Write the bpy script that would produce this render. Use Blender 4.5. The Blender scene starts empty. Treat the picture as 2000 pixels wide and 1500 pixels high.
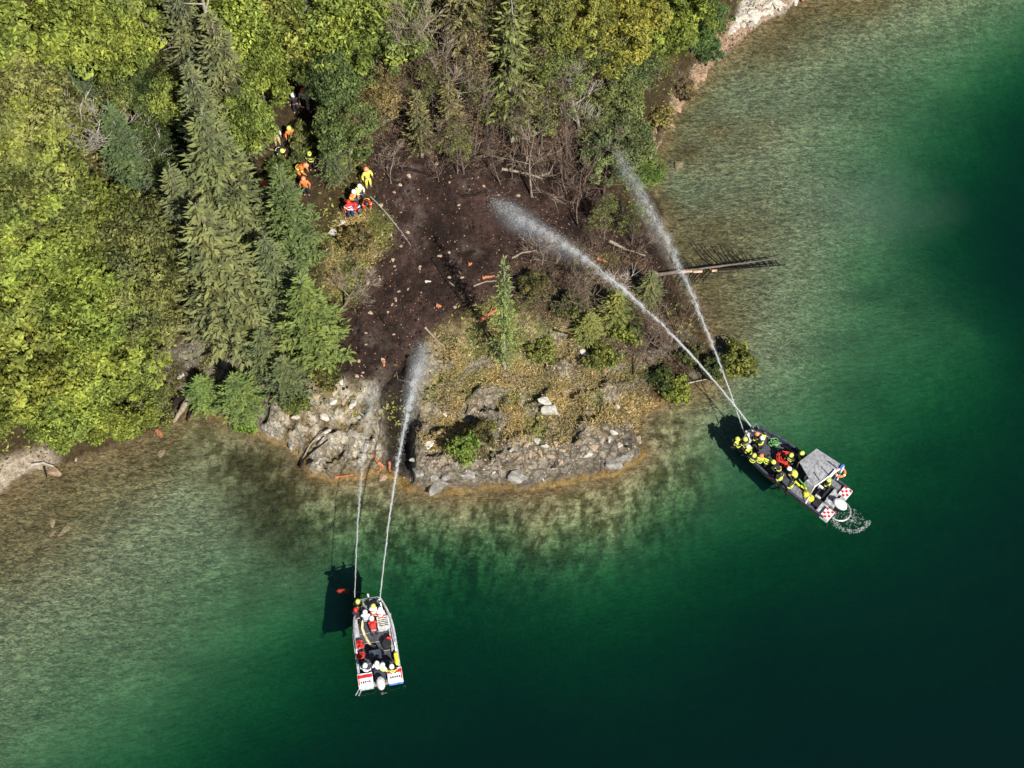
import bpy, math, random
import numpy as np
from mathutils import Vector, Matrix
R = math.radians
rng = np.random.default_rng(11)
random.seed(11)
SC = bpy.context.scene
COL = SC.collection

# ------------------------------------------------------------ camera, world, sun, exposure
PITCH, DIST, HFOV = R(62), 101.0, R(40)
cam_d = bpy.data.cameras.new('camera'); cam = bpy.data.objects.new('camera', cam_d); COL.objects.link(cam)
cam.location = (0, -DIST*math.cos(PITCH), DIST*math.sin(PITCH))
cam.rotation_euler = (math.pi/2-PITCH, 0, 0)
cam_d.sensor_fit = 'HORIZONTAL'; cam_d.angle = HFOV; cam_d.clip_end = 2000
SC.camera = cam
SUN_EL, SUN_AZ = R(47), R(150)
w = bpy.data.worlds.new('World'); SC.world = w; w.use_nodes = True
nt = w.node_tree; nt.nodes.clear()
sky = nt.nodes.new('ShaderNodeTexSky'); sky.sky_type = 'NISHITA'; sky.sun_disc = False
sky.sun_elevation = SUN_EL; sky.sun_rotation = SUN_AZ
bg = nt.nodes.new('ShaderNodeBackground'); bg.inputs[1].default_value = 0.062
wo = nt.nodes.new('ShaderNodeOutputWorld')
nt.links.new(sky.outputs[0], bg.inputs[0]); nt.links.new(bg.outputs[0], wo.inputs[0])
sd = bpy.data.lights.new('sun', 'SUN'); sd.energy = 5.0; sd.angle = R(0.5); sd.color = (1, .95, .86)
sun = bpy.data.objects.new('sun', sd); COL.objects.link(sun)
sv = Vector((math.sin(SUN_AZ)*math.cos(SUN_EL), math.cos(SUN_AZ)*math.cos(SUN_EL), math.sin(SUN_EL)))
sun.rotation_euler = (-sv).to_track_quat('-Z', 'Y').to_euler(); sun.location = (60, -60, 80)
SC.view_settings.view_transform = 'Standard'; SC.view_settings.look = 'None'
SC.view_settings.exposure = 0.62; SC.view_settings.gamma = 1; SC.view_settings.use_curve_mapping = False
SC.render.engine = 'CYCLES'
cy = SC.cycles
cy.max_bounces = 5; cy.diffuse_bounces = 2; cy.glossy_bounces = 2; cy.transmission_bounces = 3
cy.transparent_max_bounces = 24; cy.volume_bounces = 0; cy.caustics_reflective = False; cy.caustics_refractive = False
cy.use_denoising = True; cy.denoiser = 'OPENIMAGEDENOISE'; cy.use_adaptive_sampling = True; cy.adaptive_threshold = 0.01
SC.render.film_transparent = False

# ------------------------------------------------------------ pixel (2000 x 1500) to place
CP = np.array(cam.location); SP, CPH = math.sin(PITCH), math.cos(PITCH)
FW = np.array([0, CPH, -SP]); UP = np.array([0, SP, CPH]); T = math.tan(HFOV/2)
def ray(px, py):
    return FW + np.array([1., 0, 0])*((px-1000)/1000*T) + UP*((750-py)/1000*T)
def at(px, py, z=0.0):
    d = ray(px, py); t = (z-CP[2])/d[2]; return CP + d*t

# ------------------------------------------------------------ noise
def _h(ix, iy, s):
    n = (ix.astype(np.int64)*374761393 + iy.astype(np.int64)*668265263 + s*1274126177) & 0xffffffff
    n = ((n ^ (n >> 13))*1274126177) & 0xffffffff
    return ((n ^ (n >> 16)) & 0xffffff)/float(0xffffff)
def vnoise(x, y, s=0):
    xi, yi = np.floor(x), np.floor(y); fx, fy = x-xi, y-yi
    fx = fx*fx*(3-2*fx); fy = fy*fy*(3-2*fy)
    return (_h(xi, yi, s)*(1-fx)+_h(xi+1, yi, s)*fx)*(1-fy) + (_h(xi, yi+1, s)*(1-fx)+_h(xi+1, yi+1, s)*fx)*fy
def fbm(x, y, sc, o=4, s=0):
    a, t, v = 1.0, 0.0, 0.0
    for k in range(o):
        v = v + a*vnoise(x/sc+17*k, y/sc-9*k, s+k); t += a; a *= .55; sc *= .47
    return v/t
def sst(a, b, x):
    t = np.clip((x-a)/(b-a), 0, 1); return t*t*(3-2*t)

# ------------------------------------------------------------ terrain field
shore_px = [(-900,1620),(-500,1270),(-250,1110),(-100,1020),(0,958),(45,925),(100,902),(170,885),(240,868),(285,853),(312,838),(345,818),(375,802),(410,815),
 (450,830),(510,848),(560,875),(588,900),(600,928),(640,938),(700,940),(735,932),(765,938),(795,962),(850,972),(905,966),(960,960),
 (1040,962),(1100,950),(1135,941),(1195,929),(1240,908),(1264,886),(1246,850),(1258,806),(1300,786),(1345,762),(1385,742),(1392,700),
 (1375,645),(1350,600),(1312,540),(1290,480),(1292,420),(1272,375),(1266,330),(1290,282),(1310,232),(1342,186),(1388,132),(1424,98),
 (1450,72),(1500,38),(1545,12),(1610,-12),(1800,-60),(2100,-130),(2700,-260)]
land_px = shore_px + [(3400,-900),(2600,-1700),(-1500,-1900),(-2600,0)]
def poly_xy(pts, z=0): return np.array([at(a, b, z)[:2] for a, b in pts])
SHORE = poly_xy(shore_px); LAND = poly_xy(land_px)
def seg_dist(P, A, B):
    d = B-A; L = (d**2).sum() + 1e-9
    t = np.clip(((P-A)@d)/L, 0, 1)
    q = P - (A + t[:, None]*d); return np.sqrt((q**2).sum(1))
def line_dist(P, L):
    m = np.full(len(P), 1e9)
    for i in range(len(L)-1): m = np.minimum(m, seg_dist(P, L[i], L[i+1]))
    return m
def inside(P, L):
    c = np.zeros(len(P), bool); n = len(L)
    for i in range(n):
        (x1, y1), (x2, y2) = L[i], L[(i+1) % n]
        k = ((y1 > P[:, 1]) != (y2 > P[:, 1]))
        xx = (x2-x1)*(P[:, 1]-y1)/((y2-y1) if abs(y2-y1) > 1e-9 else 1e-9)+x1
        c ^= k & (P[:, 0] < xx)
    return c
def sdf(P, L):
    d = line_dist(P, np.vstack([L, L[:1]])); return np.where(inside(P, L), d, -d)
depth_px = [(0,1000,.15),(100,1000,.45),(0,1100,.6),(0,1250,1.3),(0,1400,2.1),(0,1500,2.8),(150,1150,1.1),(150,1300,2.2),(150,1450,3.6),(300,950,.7),(300,1040,1.1),(300,1150,1.8),
 (300,1300,3.0),(300,1450,5.5),(450,900,.8),(450,1000,1.3),(450,1100,2.2),(450,1250,4.2),(450,1450,9),(600,1000,1.3),(600,1080,2.4),(600,1150,3.8),(600,1300,9),(600,1450,13),(680,980,.9),
 (750,1020,1.8),(750,1080,3.6),(750,1150,6.5),(750,1300,13),(900,1020,.8),(900,1080,4),(900,1150,8),(900,1300,14),(1050,1000,.55),(1050,1060,1.4),(1050,1110,4.5),(1050,1200,9),
 (1200,980,.6),(1200,1050,1.8),(1200,1120,6.5),(1200,1250,12),(1320,880,.9),(1350,960,2.6),(1350,1050,6),(1350,1150,10),(1420,800,1.2),(1440,880,3.6),(1500,900,5.0),
 (1480,1000,6.5),(1600,900,6),(1700,900,7),(1700,1050,12),(1800,900,10),(1900,900,12),(1450,700,.9),(1550,700,1.8),(1550,800,3.2),(1650,700,3.6),(1650,800,4.8),(1800,650,4.6),(1900,650,6),(1990,600,12),
 (1400,450,.5),(1500,450,.85),(1600,450,1.5),(1700,450,2.8),(1800,450,6.5),(1900,450,11),(1990,450,15),(1350,300,.35),(1400,250,.5),(1500,250,.8),(1600,250,1.4),
 (1700,250,2.3),(1800,250,4.2),(1900,250,6.5),(1990,250,11),(1420,560,.6),(1500,560,1.0),(1600,560,1.8),(1700,560,4.0),(1850,550,7),(1500,100,.4),(1600,100,.8),(1700,100,1.3),(1800,100,1.9),(1900,100,2.9),(1990,100,4.4),(1700,20,.5),
 (1850,0,1.0),(2000,-20,1.6),(2200,100,9),(2300,500,18),(2300,1000,22),(2000,1200,20),(1500,1300,20),(1000,1500,22),(600,1600,20),(300,1600,10),(0,1650,5),(1200,1800,28),(2500,1800,30),(-300,1500,2),(3500,0,25),(4500,2500,35),(-500,3000,35)]
land_pts = [(1000,850,2.2),(1000,750,3.6),(900,870,2.0),(1150,850,2.2),(1200,750,2.2),(1000,600,5.5),(850,700,4.3),(720,700,4.2),(660,820,2.3),(560,825,1.0),(775,880,.7),(778,780,2.2),
 (750,550,6),(700,430,8),(850,400,8.5),(1000,400,7.5),(1100,500,5.5),(1200,500,3.4),(1280,560,1.2),(1340,640,.7),(1310,710,1.1),(1200,400,4),(1235,350,2),(1150,250,7),(1000,200,11),
 (800,200,12),(600,250,10),(500,400,8),(450,600,5),(400,740,2),(300,780,1.2),(350,500,6),(200,500,6),(200,700,2.5),(50,700,3),(100,820,1),(200,300,9),(100,100,13),(500,50,14),(900,0,16),
 (1200,50,10),(1300,150,3.5),(1350,100,2.4),(1400,30,2),(1480,-30,1.6),(1300,0,6),(-300,800,5),(-500,500,12),(-500,0,20),(1000,-400,28),(0,-400,28),(1700,-300,8),(2400,-500,10),(1000,-1500,60),(-1500,-500,50),(2500,-1300,40)]
CT = [tuple(p)+(0.0,) for p in SHORE]
for i in range(len(SHORE)-1):
    m = (SHORE[i]+SHORE[i+1])/2; CT.append((m[0], m[1], 0.0))
for a, b, d in depth_px: p = at(a, b, -d); CT.append((p[0], p[1], -d))
for a, b, z in land_pts: p = at(a, b, z); CT.append((p[0], p[1], z))
CT = np.array(CT)
_D = np.sqrt(((CT[:, None, :2]-CT[None, :, :2])**2).sum(2))
_W = np.linalg.solve(_D + np.eye(len(CT))*-.05, CT[:, 2])
def rbf(P):
    out = np.empty(len(P))
    for i in range(0, len(P), 20000):
        q = P[i:i+20000]
        out[i:i+20000] = np.sqrt(((q[:, None, :]-CT[None, :, :2])**2).sum(2))@_W
    return out
rim_px = [(510,848),(560,875),(600,928),(700,940),(765,938),(795,962),(905,966),(1040,962),(1135,941),(1240,908),(1264,886)]
RIM = poly_xy(rim_px)
GULLY = np.array([at(a, b, z)[:2] for a, b, z in [(782,940,0),(778,880,.6),(775,820,1.4),(772,772,2.4),(765,755,3)]])

gx = np.concatenate([-50-np.geomspace(1, 450, 26)[::-1], np.arange(-50, 50.01, .21), 50+np.geomspace(1, 450, 26)])
gy = np.concatenate([-32-np.geomspace(1, 450, 26)[::-1], np.arange(-32, 48.01, .21), 48+np.geomspace(1, 450, 26)])
NX, NY = len(gx), len(gy)
X, Y = np.meshgrid(gx, gy); P = np.stack([X.ravel(), Y.ravel()], 1); px_, py_ = P[:, 0], P[:, 1]
DS = sdf(P, LAND)                                      # + on land
DS_w = DS + (fbm(px_, py_, 2.2, 4, 5)-.5)*1.1*sst(0, .5, np.abs(DS)+.3)
base = rbf(P)
rimd = line_dist(P, RIM)
rim = sst(5.5, 1.0, rimd)
Z = np.where(DS_w > 0, np.maximum(base, .03 + .05*np.minimum(DS_w, 1)), np.minimum(base, -.02 + .12*np.maximum(DS_w, -1.2)))
far = sst(60, 120, np.abs(px_)) 
n1 = fbm(px_, py_, 5, 5, 21)-.5; n2 = fbm(px_, py_, 1.3, 4, 33)-.5
ridge = 1-np.abs(fbm(px_+.4*py_, py_*1.0, 1.9, 5, 57)*2-1)
land = sst(0, .6, DS_w)
Z += land*(n1*.9 + n2*.30)
Z += land*rim*(1.1*(1-np.exp(-np.maximum(DS_w, 0)/.5)) + (ridge-.7)*2.0 + n2*.5)
wx_, wy_ = px_+(fbm(px_, py_, 1.6, 3, 201)-.5)*2.2, py_+(fbm(px_, py_, 1.6, 3, 202)-.5)*2.2
def cell(sx, sy, sd, rot=.5):
    a_, b_ = wx_*math.cos(rot)+wy_*math.sin(rot), -wx_*math.sin(rot)+wy_*math.cos(rot)
    return _h(np.floor(a_/sx), np.floor(b_/sy), sd)
cl1, cl2, cl3 = cell(1.9, 1.1, 301, .35), cell(.8, .55, 302, -.5), cell(3.4, 1.8, 303, .9)
tip = sst(16, 9, line_dist(P, RIM))*sst(-26, -18, -py_*0-20+0*px_)   # the whole rocky tip of the headland
tip = sst(11.5, 7.5, rimd)
pch = sst(.42, .6, fbm(px_, py_, 3.0, 4, 305))
Z += land*tip*((cl1-.5)*.75*(.35+.65*pch) + (cl2-.5)*.34*(.3+.7*pch) + (cl3-.5)*.8)
Z += land*rim*((cl3-.5)*.5)
Z += land*sst(16, 20, rimd)*0 + land*(n2*.35 + (fbm(px_, py_, .8, 3, 306)-.5)*.22)
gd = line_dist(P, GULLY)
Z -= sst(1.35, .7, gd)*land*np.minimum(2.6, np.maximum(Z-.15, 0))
Z = np.where(DS_w > 0, np.maximum(Z, .02), Z)
uw = sst(0, -1, DS)                                     # under water
rocky_bed = uw*sst(7.0, 2.5, rimd)
Z += rocky_bed*((ridge-.75)*.3 + n2*.3 + (cl2-.5)*.2) + uw*(n1*.35*sst(0, -3, DS))
Z = np.where(DS_w <= 0, np.minimum(Z, -.03), Z)
ZG = Z.reshape(NY, NX)
def interp(G, x, y):
    x = np.atleast_1d(x); y = np.atleast_1d(y)
    i = np.clip(np.searchsorted(gx, x)-1, 0, NX-2); j = np.clip(np.searchsorted(gy, y)-1, 0, NY-2)
    fx = np.clip((x-gx[i])/(gx[i+1]-gx[i]), 0, 1); fy = np.clip((y-gy[j])/(gy[j+1]-gy[j]), 0, 1)
    return (G[j, i]*(1-fx)+G[j, i+1]*fx)*(1-fy)+(G[j+1, i]*(1-fx)+G[j+1, i+1]*fx)*fy
def H(x, y): return float(interp(ZG, x, y)[0])
def ground(px, py, off=0.0):
    """the place on the ground under the point seen at this pixel, when that point is off metres above ground"""
    d = ray(px, py); t = np.linspace(70, 230, 1600); q = CP[None]+d[None]*t[:, None]
    g = interp(ZG, q[:, 0], q[:, 1]) + off; k = np.argmax(q[:, 2] < g)
    return Vector((q[k, 0], q[k, 1], g[k]-off))

# ---- zone masks (polygons traced in the picture, laid on the ground)
def zone(pts, soft=.8, s=3, amp=2.4):
    L = np.array([list(ground(a, b)[:2]) for a, b in pts])
    d = sdf(P, L) + (fbm(px_, py_, 3.2, 5, s)-.5)*amp
    return sst(-soft, soft, d)
burnt = zone([(735,290),(790,215),(900,190),(1060,200),(1130,270),(1200,370),(1260,440),(1310,560),(1290,640),(1120,620),(1000,590),(905,600),(850,660),(820,770),(765,770),(690,755),(660,700),(680,600),(700,500),(760,440),(720,380)])
burnt2 = zone([(1000,520),(1240,480),(1330,640),(1330,780),(1250,770),(1130,640),(1010,600)], 1.2, 8)
redlit = zone([(680,80),(860,60),(1100,60),(1180,180),(1150,330),(900,300),(760,290),(700,220)], 1.5, 9)
grassz = zone([(850,660),(960,610),(1150,640),(1260,720),(1260,860),(1150,900),(950,900),(810,930),(820,800)], 1.0, 12)
grass2 = zone([(690,430),(760,430),(750,500),(690,580),(640,560),(650,480)], .8, 14)
pale_shore = zone([(1270,330),(1300,230),(1370,110),(1440,40),(1540,-30),(1560,10),(1440,90),(1380,150),(1300,300)], .6, 15, 1.2)
white_rock = zone([(1430,60),(1455,0),(1560,-40),(1590,-10),(1500,40)], .4, 16, .8)
bankL = zone([(-80,1000),(0,900),(90,870),(120,910),(0,990)], .5, 17, .8)
weed = zone([(430,830),(560,880),(600,940),(590,1010),(640,1090),(600,1160),(500,1140),(490,1000),(440,900)], 2.2, 18, 5)
Cc = lambda *c: np.array(c, float)[None]
def mix(a, b, f): return a*(1-f[:, None]) + b*f[:, None]
nA = fbm(px_, py_, .9, 4, 71); nB = fbm(px_, py_, 3.5, 4, 81); nC = fbm(px_, py_, .45, 3, 91)
soil = mix(Cc(.045, .032, .018), Cc(.085, .062, .028), nB)
ashc = mix(Cc(.018, .011, .009), Cc(.066, .039, .031), sst(.3, .72, nA*.5+nB*.5)); ashc = mix(ashc, Cc(.13, .10, .085), sst(.62, .78, fbm(px_, py_, 1.7, 4, 310))*.5)
dry = mix(Cc(.20, .155, .07), Cc(.44, .35, .18), sst(.3, .7, nA)); dry = mix(dry, Cc(.12, .12, .035), sst(.5, .68, nB)*.7); dry = mix(dry, Cc(.09, .06, .03), sst(.55, .75, nC)*.5)
rockc = mix(Cc(.13, .12, .11), Cc(.25, .235, .21), sst(.35, .7, nA)); rockc = mix(rockc, mix(Cc(.24, .18, .10), Cc(.50, .42, .29), sst(.3, .7, nA)), sst(.9, 1.9, Z + 1.2*(nB-.5))); rockc = mix(rockc, Cc(.05, .045, .04), sst(.55, .7, nC)*.35)
redc = mix(Cc(.035, .020, .013), Cc(.10, .050, .030), nA)
col = soil.copy()
col = mix(col, redc, redlit); col = mix(col, ashc, burnt)
col = mix(col, mix(ashc, Cc(.11, .09, .05), sst(.5, .7, nA)), burnt2*.8)
col = mix(col, dry, grassz*(1-.6*burnt2)); col = mix(col, dry, grass2*.8)
slope = np.hypot(*np.gradient(ZG, gy, gx)).ravel()
rk = np.clip(rim*1.1*sst(2.9, 1.3, rimd+2.2*(nB-.5))+ sst(.9, 1.6, slope)*.7*grassz + sst(.62, .75, nA)*.5*grassz, 0, 1)*land
col = mix(col, rockc, rk)
face = np.clip(sst(.75, 1.5, slope)*tip + tip*sst(.6, .8, cl1)*pch*.75 + tip*sst(.78, .9, cl2)*.6, 0, 1)*land*(1-burnt)
fc = mix(Cc(.13, .115, .095), Cc(.40, .36, .29), np.clip(.25+.75*cl2*.6+.4*(nC-.3), 0, 1))
col = mix(col, fc, face*.85); rk = np.maximum(rk, face*.8)
col = mix(col, mix(Cc(.20, .135, .08), Cc(.42, .33, .25), nC), pale_shore)
col = mix(col, mix(Cc(.42, .39, .33), Cc(.6, .56, .5), nA), white_rock)
col = mix(col, mix(Cc(.30, .24, .17), Cc(.5, .43, .34), nC), bankL)
leftc = zone([(505,845),(560,790),(615,735),(700,745),(745,775),(762,880),(750,915),(610,915),(560,872)], .5, 19, 1.2)
col = mix(col, mix(Cc(.26, .20, .10), Cc(.55, .50, .40), sst(.3, .62, .5*cl2+.5*nC)), leftc*.85*(1-sst(.9, .5, gd)))
col = mix(col, Cc(.02, .016, .013), sst(1.1, .7, gd)*land*.8)  # gully cleft darkened in the ground colour, standing in for its shade
wet = sst(.55, .0, np.abs(Z-.12))*sst(-.8, .1, DS)*sst(.9, .5, DS)*sst(8, 2, rimd)
col = mix(col, mix(Cc(.26, .15, .04), Cc(.34, .24, .08), nC), wet*.85)
bed = mix(Cc(.15, .108, .055), Cc(.22, .168, .095), sst(.3, .7, nB*.5+nA*.5))
bed = mix(bed, mix(Cc(.24, .205, .145), Cc(.34, .30, .215), nC), sst(-.45, -1.2, Z)*.9)
bed = mix(bed, mix(Cc(.13, .105, .045), Cc(.40, .34, .20), sst(.35, .65, nC*.8+nA*.2)), rocky_bed)
bed = bed*(.72+.56*fbm(px_*.55+py_*.3, py_*1.7-px_*.6, 3.0, 4, 320))[:, None]
bed = mix(bed, Cc(.055, .04, .014), weed*.8)
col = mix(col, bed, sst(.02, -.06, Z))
rough_m = np.clip(rk*.7 + rocky_bed*.25, 0, 1)
bedm = sst(.02, -.1, Z)*(1-rocky_bed)*(1-.8*weed)
GR = {k: v.reshape(NY, NX) for k, v in dict(burnt=burnt, burnt2=burnt2, redlit=redlit, grass=grassz, grass2=grass2, rim=rim*land, land=land, pale=pale_shore, ds=DS_w, rk=rk).items()}

# ------------------------------------------------------------ materials
MAT = {}
def newmat(name):
    m = bpy.data.materials.new(name); m.use_nodes = True; m.node_tree.nodes.clear(); MAT[name] = m; return m, m.node_tree
def N(nt, t, **k):
    n = nt.nodes.new(t)
    for a, b in k.items():
        if a.startswith('_'): setattr(n, a[1:], b)
        else: n.inputs[a.replace('__', ' ')].default_value = b
    return n
def mixc(nt, f, a, b, mode='MIX'):
    n = nt.nodes.new('ShaderNodeMix'); n.data_type = 'RGBA'; n.blend_type = mode
    for s, v in ((0, f), (6, a), (7, b)):
        if hasattr(v, 'is_linked') or isinstance(v, bpy.types.NodeSocket): nt.links.new(v, n.inputs[s])
        else: n.inputs[s].default_value = v
    return n.outputs[2]
def ramp(nt, src, a, b):
    n = nt.nodes.new('ShaderNodeMapRange'); n.inputs[1].default_value = a; n.inputs[2].default_value = b
    nt.links.new(src, n.inputs[0]); return n.outputs[0]
def math_(nt, op, a, b=0):
    n = nt.nodes.new('ShaderNodeMath'); n.operation = op
    for i, v in enumerate((a, b)):
        if isinstance(v, bpy.types.NodeSocket): nt.links.new(v, n.inputs[i])
        else: n.inputs[i].default_value = v
    return n.outputs[0]
def solid(name, c, rough=.6, metal=0, var=.25, scale=3, spec=.4, bump=0):
    m, nt = newmat(name)
    o = N(nt, 'ShaderNodeOutputMaterial'); p = N(nt, 'ShaderNodeBsdfPrincipled', Roughness=rough, Metallic=metal)
    p.inputs['Specular IOR Level'].default_value = spec
    tc = N(nt, 'ShaderNodeTexCoord'); no = N(nt, 'ShaderNodeTexNoise', Scale=scale, Detail=5.0)
    nt.links.new(tc.outputs['Object'], no.inputs['Vector'])
    c4 = (*c, 1); d4 = tuple(x*(1-var) for x in c)+(1,); e4 = tuple(min(1, x*(1+var*.6)) for x in c)+(1,)
    nt.links.new(mixc(nt, ramp(nt, no.outputs[0], .35, .65), d4, e4), p.inputs['Base Color'])
    if bump:
        b = N(nt, 'ShaderNodeBump', Strength=bump, Distance=.05); nt.links.new(no.outputs[0], b.inputs['Height']); nt.links.new(b.outputs[0], p.inputs['Normal'])
    nt.links.new(p.outputs[0], o.inputs[0]); return m

# terrain
m, nt = newmat('ground')
o = N(nt, 'ShaderNodeOutputMaterial'); p = N(nt, 'ShaderNodeBsdfPrincipled', Roughness=.92); p.inputs['Specular IOR Level'].default_value = .15
at1 = N(nt, 'ShaderNodeAttribute', _attribute_name='zone'); at2 = N(nt, 'ShaderNodeAttribute', _attribute_name='rough'); at3 = N(nt, 'ShaderNodeAttribute', _attribute_name='bed')
geo = N(nt, 'ShaderNodeNewGeometry')
na = N(nt, 'ShaderNodeTexNoise', Scale=3.2, Detail=8.0, Roughness=.72); nb = N(nt, 'ShaderNodeTexNoise', Scale=11., Detail=4.0, Roughness=.7)
vo = N(nt, 'ShaderNodeTexVoronoi', Scale=4.2); vo2 = N(nt, 'ShaderNodeTexVoronoi', Scale=1.3, _feature='DISTANCE_TO_EDGE')
mp = N(nt, 'ShaderNodeMapping'); mp.inputs['Rotation'].default_value = (0, 0, R(-28)); mp.inputs['Scale'].default_value = (.62, 1.5, 1)
wv = N(nt, 'ShaderNodeTexNoise', Scale=4.3, Detail=3.0, Roughness=.6, Distortion=1.2)
wv2 = N(nt, 'ShaderNodeTexNoise', Scale=2.4, Detail=5.0, Roughness=.6, Distortion=.5)
for t in (na, nb, vo): nt.links.new(geo.outputs['Position'], t.inputs['Vector'])
warp = mixc(nt, .9, geo.outputs['Position'], na.outputs[1], 'ADD'); nt.links.new(warp, vo2.inputs['Vector'])
nt.links.new(geo.outputs['Position'], mp.inputs['Vector']); nt.links.new(mp.outputs[0], wv.inputs['Vector']); nt.links.new(mp.outputs[0], wv2.inputs['Vector'])
f1 = ramp(nt, na.outputs[0], .33, .68)
c1 = mixc(nt, f1, (.42, .40, .38, 1), (1.5, 1.5, 1.5, 1)); c1 = mixc(nt, 1.0, at1.outputs['Color'], c1, 'MULTIPLY')
f2 = ramp(nt, nb.outputs[0], .36, .66); c2 = mixc(nt, f2, (.6, .6, .6, 1), (1.35, 1.35, 1.35, 1)); c1 = mixc(nt, .8, c1, c2, 'MULTIPLY')
# lake bed : caustic ripple light of the water painted in as colour patches
pb = ramp(nt, vo.outputs['Distance'], .05, .75); rp = ramp(nt, wv.outputs[0], .40, .62); rp2 = ramp(nt, wv2.outputs[0], .38, .62)
bc = mixc(nt, rp, (.5, .52, .5, 1), (1.58, 1.56, 1.5, 1)); bc2 = mixc(nt, rp2, (.72, .74, .74, 1), (1.25, 1.25, 1.22, 1))
bc = mixc(nt, 1.0, bc, bc2, 'MULTIPLY')
sz_ = N(nt, 'ShaderNodeSeparateXYZ'); nt.links.new(geo.outputs['Position'], sz_.inputs[0]); mr_ = N(nt, 'ShaderNodeMapRange'); mr_.inputs[1].default_value = -.8; mr_.inputs[2].default_value = -4.0; mr_.inputs[3].default_value = 0; mr_.inputs[4].default_value = .72; nt.links.new(sz_.outputs[2], mr_.inputs[0])
bc = mixc(nt, mr_.outputs[0], bc, (.98, .98, .96, 1))
bc = mixc(nt, 1.0, at1.outputs['Color'], bc, 'MULTIPLY')
cc = mixc(nt, at3.outputs['Fac'], c1, bc)
# cracks where rough
ck = ramp(nt, vo2.outputs['Distance'], .0, .10); ckc = mixc(nt, ck, (.25, .24, .22, 1), (1, 1, 1, 1)); ckm = mixc(nt, at2.outputs['Fac'], (1, 1, 1, 1), ckc)
cc = mixc(nt, .8, cc, ckm, 'MULTIPLY')
nt.links.new(cc, p.inputs['Base Color'])
hb = math_(nt, 'ADD', na.outputs[0], math_(nt, 'MULTIPLY', nb.outputs[0], .5))
hb = math_(nt, 'ADD', hb, math_(nt, 'MULTIPLY', math_(nt, 'MULTIPLY', ck, at2.outputs['Fac']), .5))
b = N(nt, 'ShaderNodeBump', Strength=.9, Distance=.35); nt.links.new(hb, b.inputs['Height']); nt.links.new(b.outputs[0], p.inputs['Normal'])
nt.links.new(p.outputs[0], o.inputs[0])

def leafmat(name, c, trans=.45):
    m, nt = newmat(name)
    o = N(nt, 'ShaderNodeOutputMaterial'); at_ = N(nt, 'ShaderNodeAttribute', _attribute_name='tone'); oi = N(nt, 'ShaderNodeObjectInfo')
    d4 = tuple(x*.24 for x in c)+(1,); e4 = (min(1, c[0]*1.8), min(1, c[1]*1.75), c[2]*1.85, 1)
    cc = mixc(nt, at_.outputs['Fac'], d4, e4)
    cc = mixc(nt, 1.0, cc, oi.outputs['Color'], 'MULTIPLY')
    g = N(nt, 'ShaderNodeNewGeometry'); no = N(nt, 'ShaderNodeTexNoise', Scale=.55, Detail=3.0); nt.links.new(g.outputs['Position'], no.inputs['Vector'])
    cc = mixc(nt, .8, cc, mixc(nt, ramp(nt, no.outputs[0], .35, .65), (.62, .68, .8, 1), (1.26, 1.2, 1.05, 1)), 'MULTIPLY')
    d = N(nt, 'ShaderNodeBsdfDiffuse'); t = N(nt, 'ShaderNodeBsdfTranslucent'); mx = N(nt, 'ShaderNodeMixShader'); mx.inputs[0].default_value = trans
    nt.links.new(cc, d.inputs[0]); nt.links.new(cc, t.inputs[0]); nt.links.new(d.outputs[0], mx.inputs[1]); nt.links.new(t.outputs[0], mx.inputs[2])
    nt.links.new(mx.outputs[0], o.inputs[0]); return m
leafmat('broad_leaf', (.25, .28, .08)); leafmat('needle', (.145, .158, .066), .2); leafmat('dry_leaf', (.15, .095, .05), .2); leafmat('grass_blade', (.36, .29, .13), .25)
solid('bark', (.13, .11, .09), .9, var=.4, scale=6, bump=.4); solid('pale_bark', (.34, .31, .27), .85, var=.3, scale=4, bump=.3)
solid('scorched_wood', (.15, .11, .08), .9, var=.45, scale=4); solid('char', (.02, .015, .013), .95, var=.4, spec=.05); solid('burnt_wood', (.36, .13, .06), .8, var=.5, scale=8); solid('dead_wood', (.26, .21, .16), .9, var=.35, scale=6); solid('peeled_wood', (.5, .33, .22), .8, var=.4, scale=5)
solid('beige_stone', (.36, .27, .19), .85, var=.35, scale=5, bump=.3); solid('limestone', (.48, .45, .39), .85, var=.35, scale=2.5, bump=.5); solid('grey_rock', (.25, .235, .21), .9, var=.45, scale=2.2, bump=.7)
solid('brown_stone', (.3, .2, .13), .85, var=.4, scale=4, bump=.4)

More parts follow.
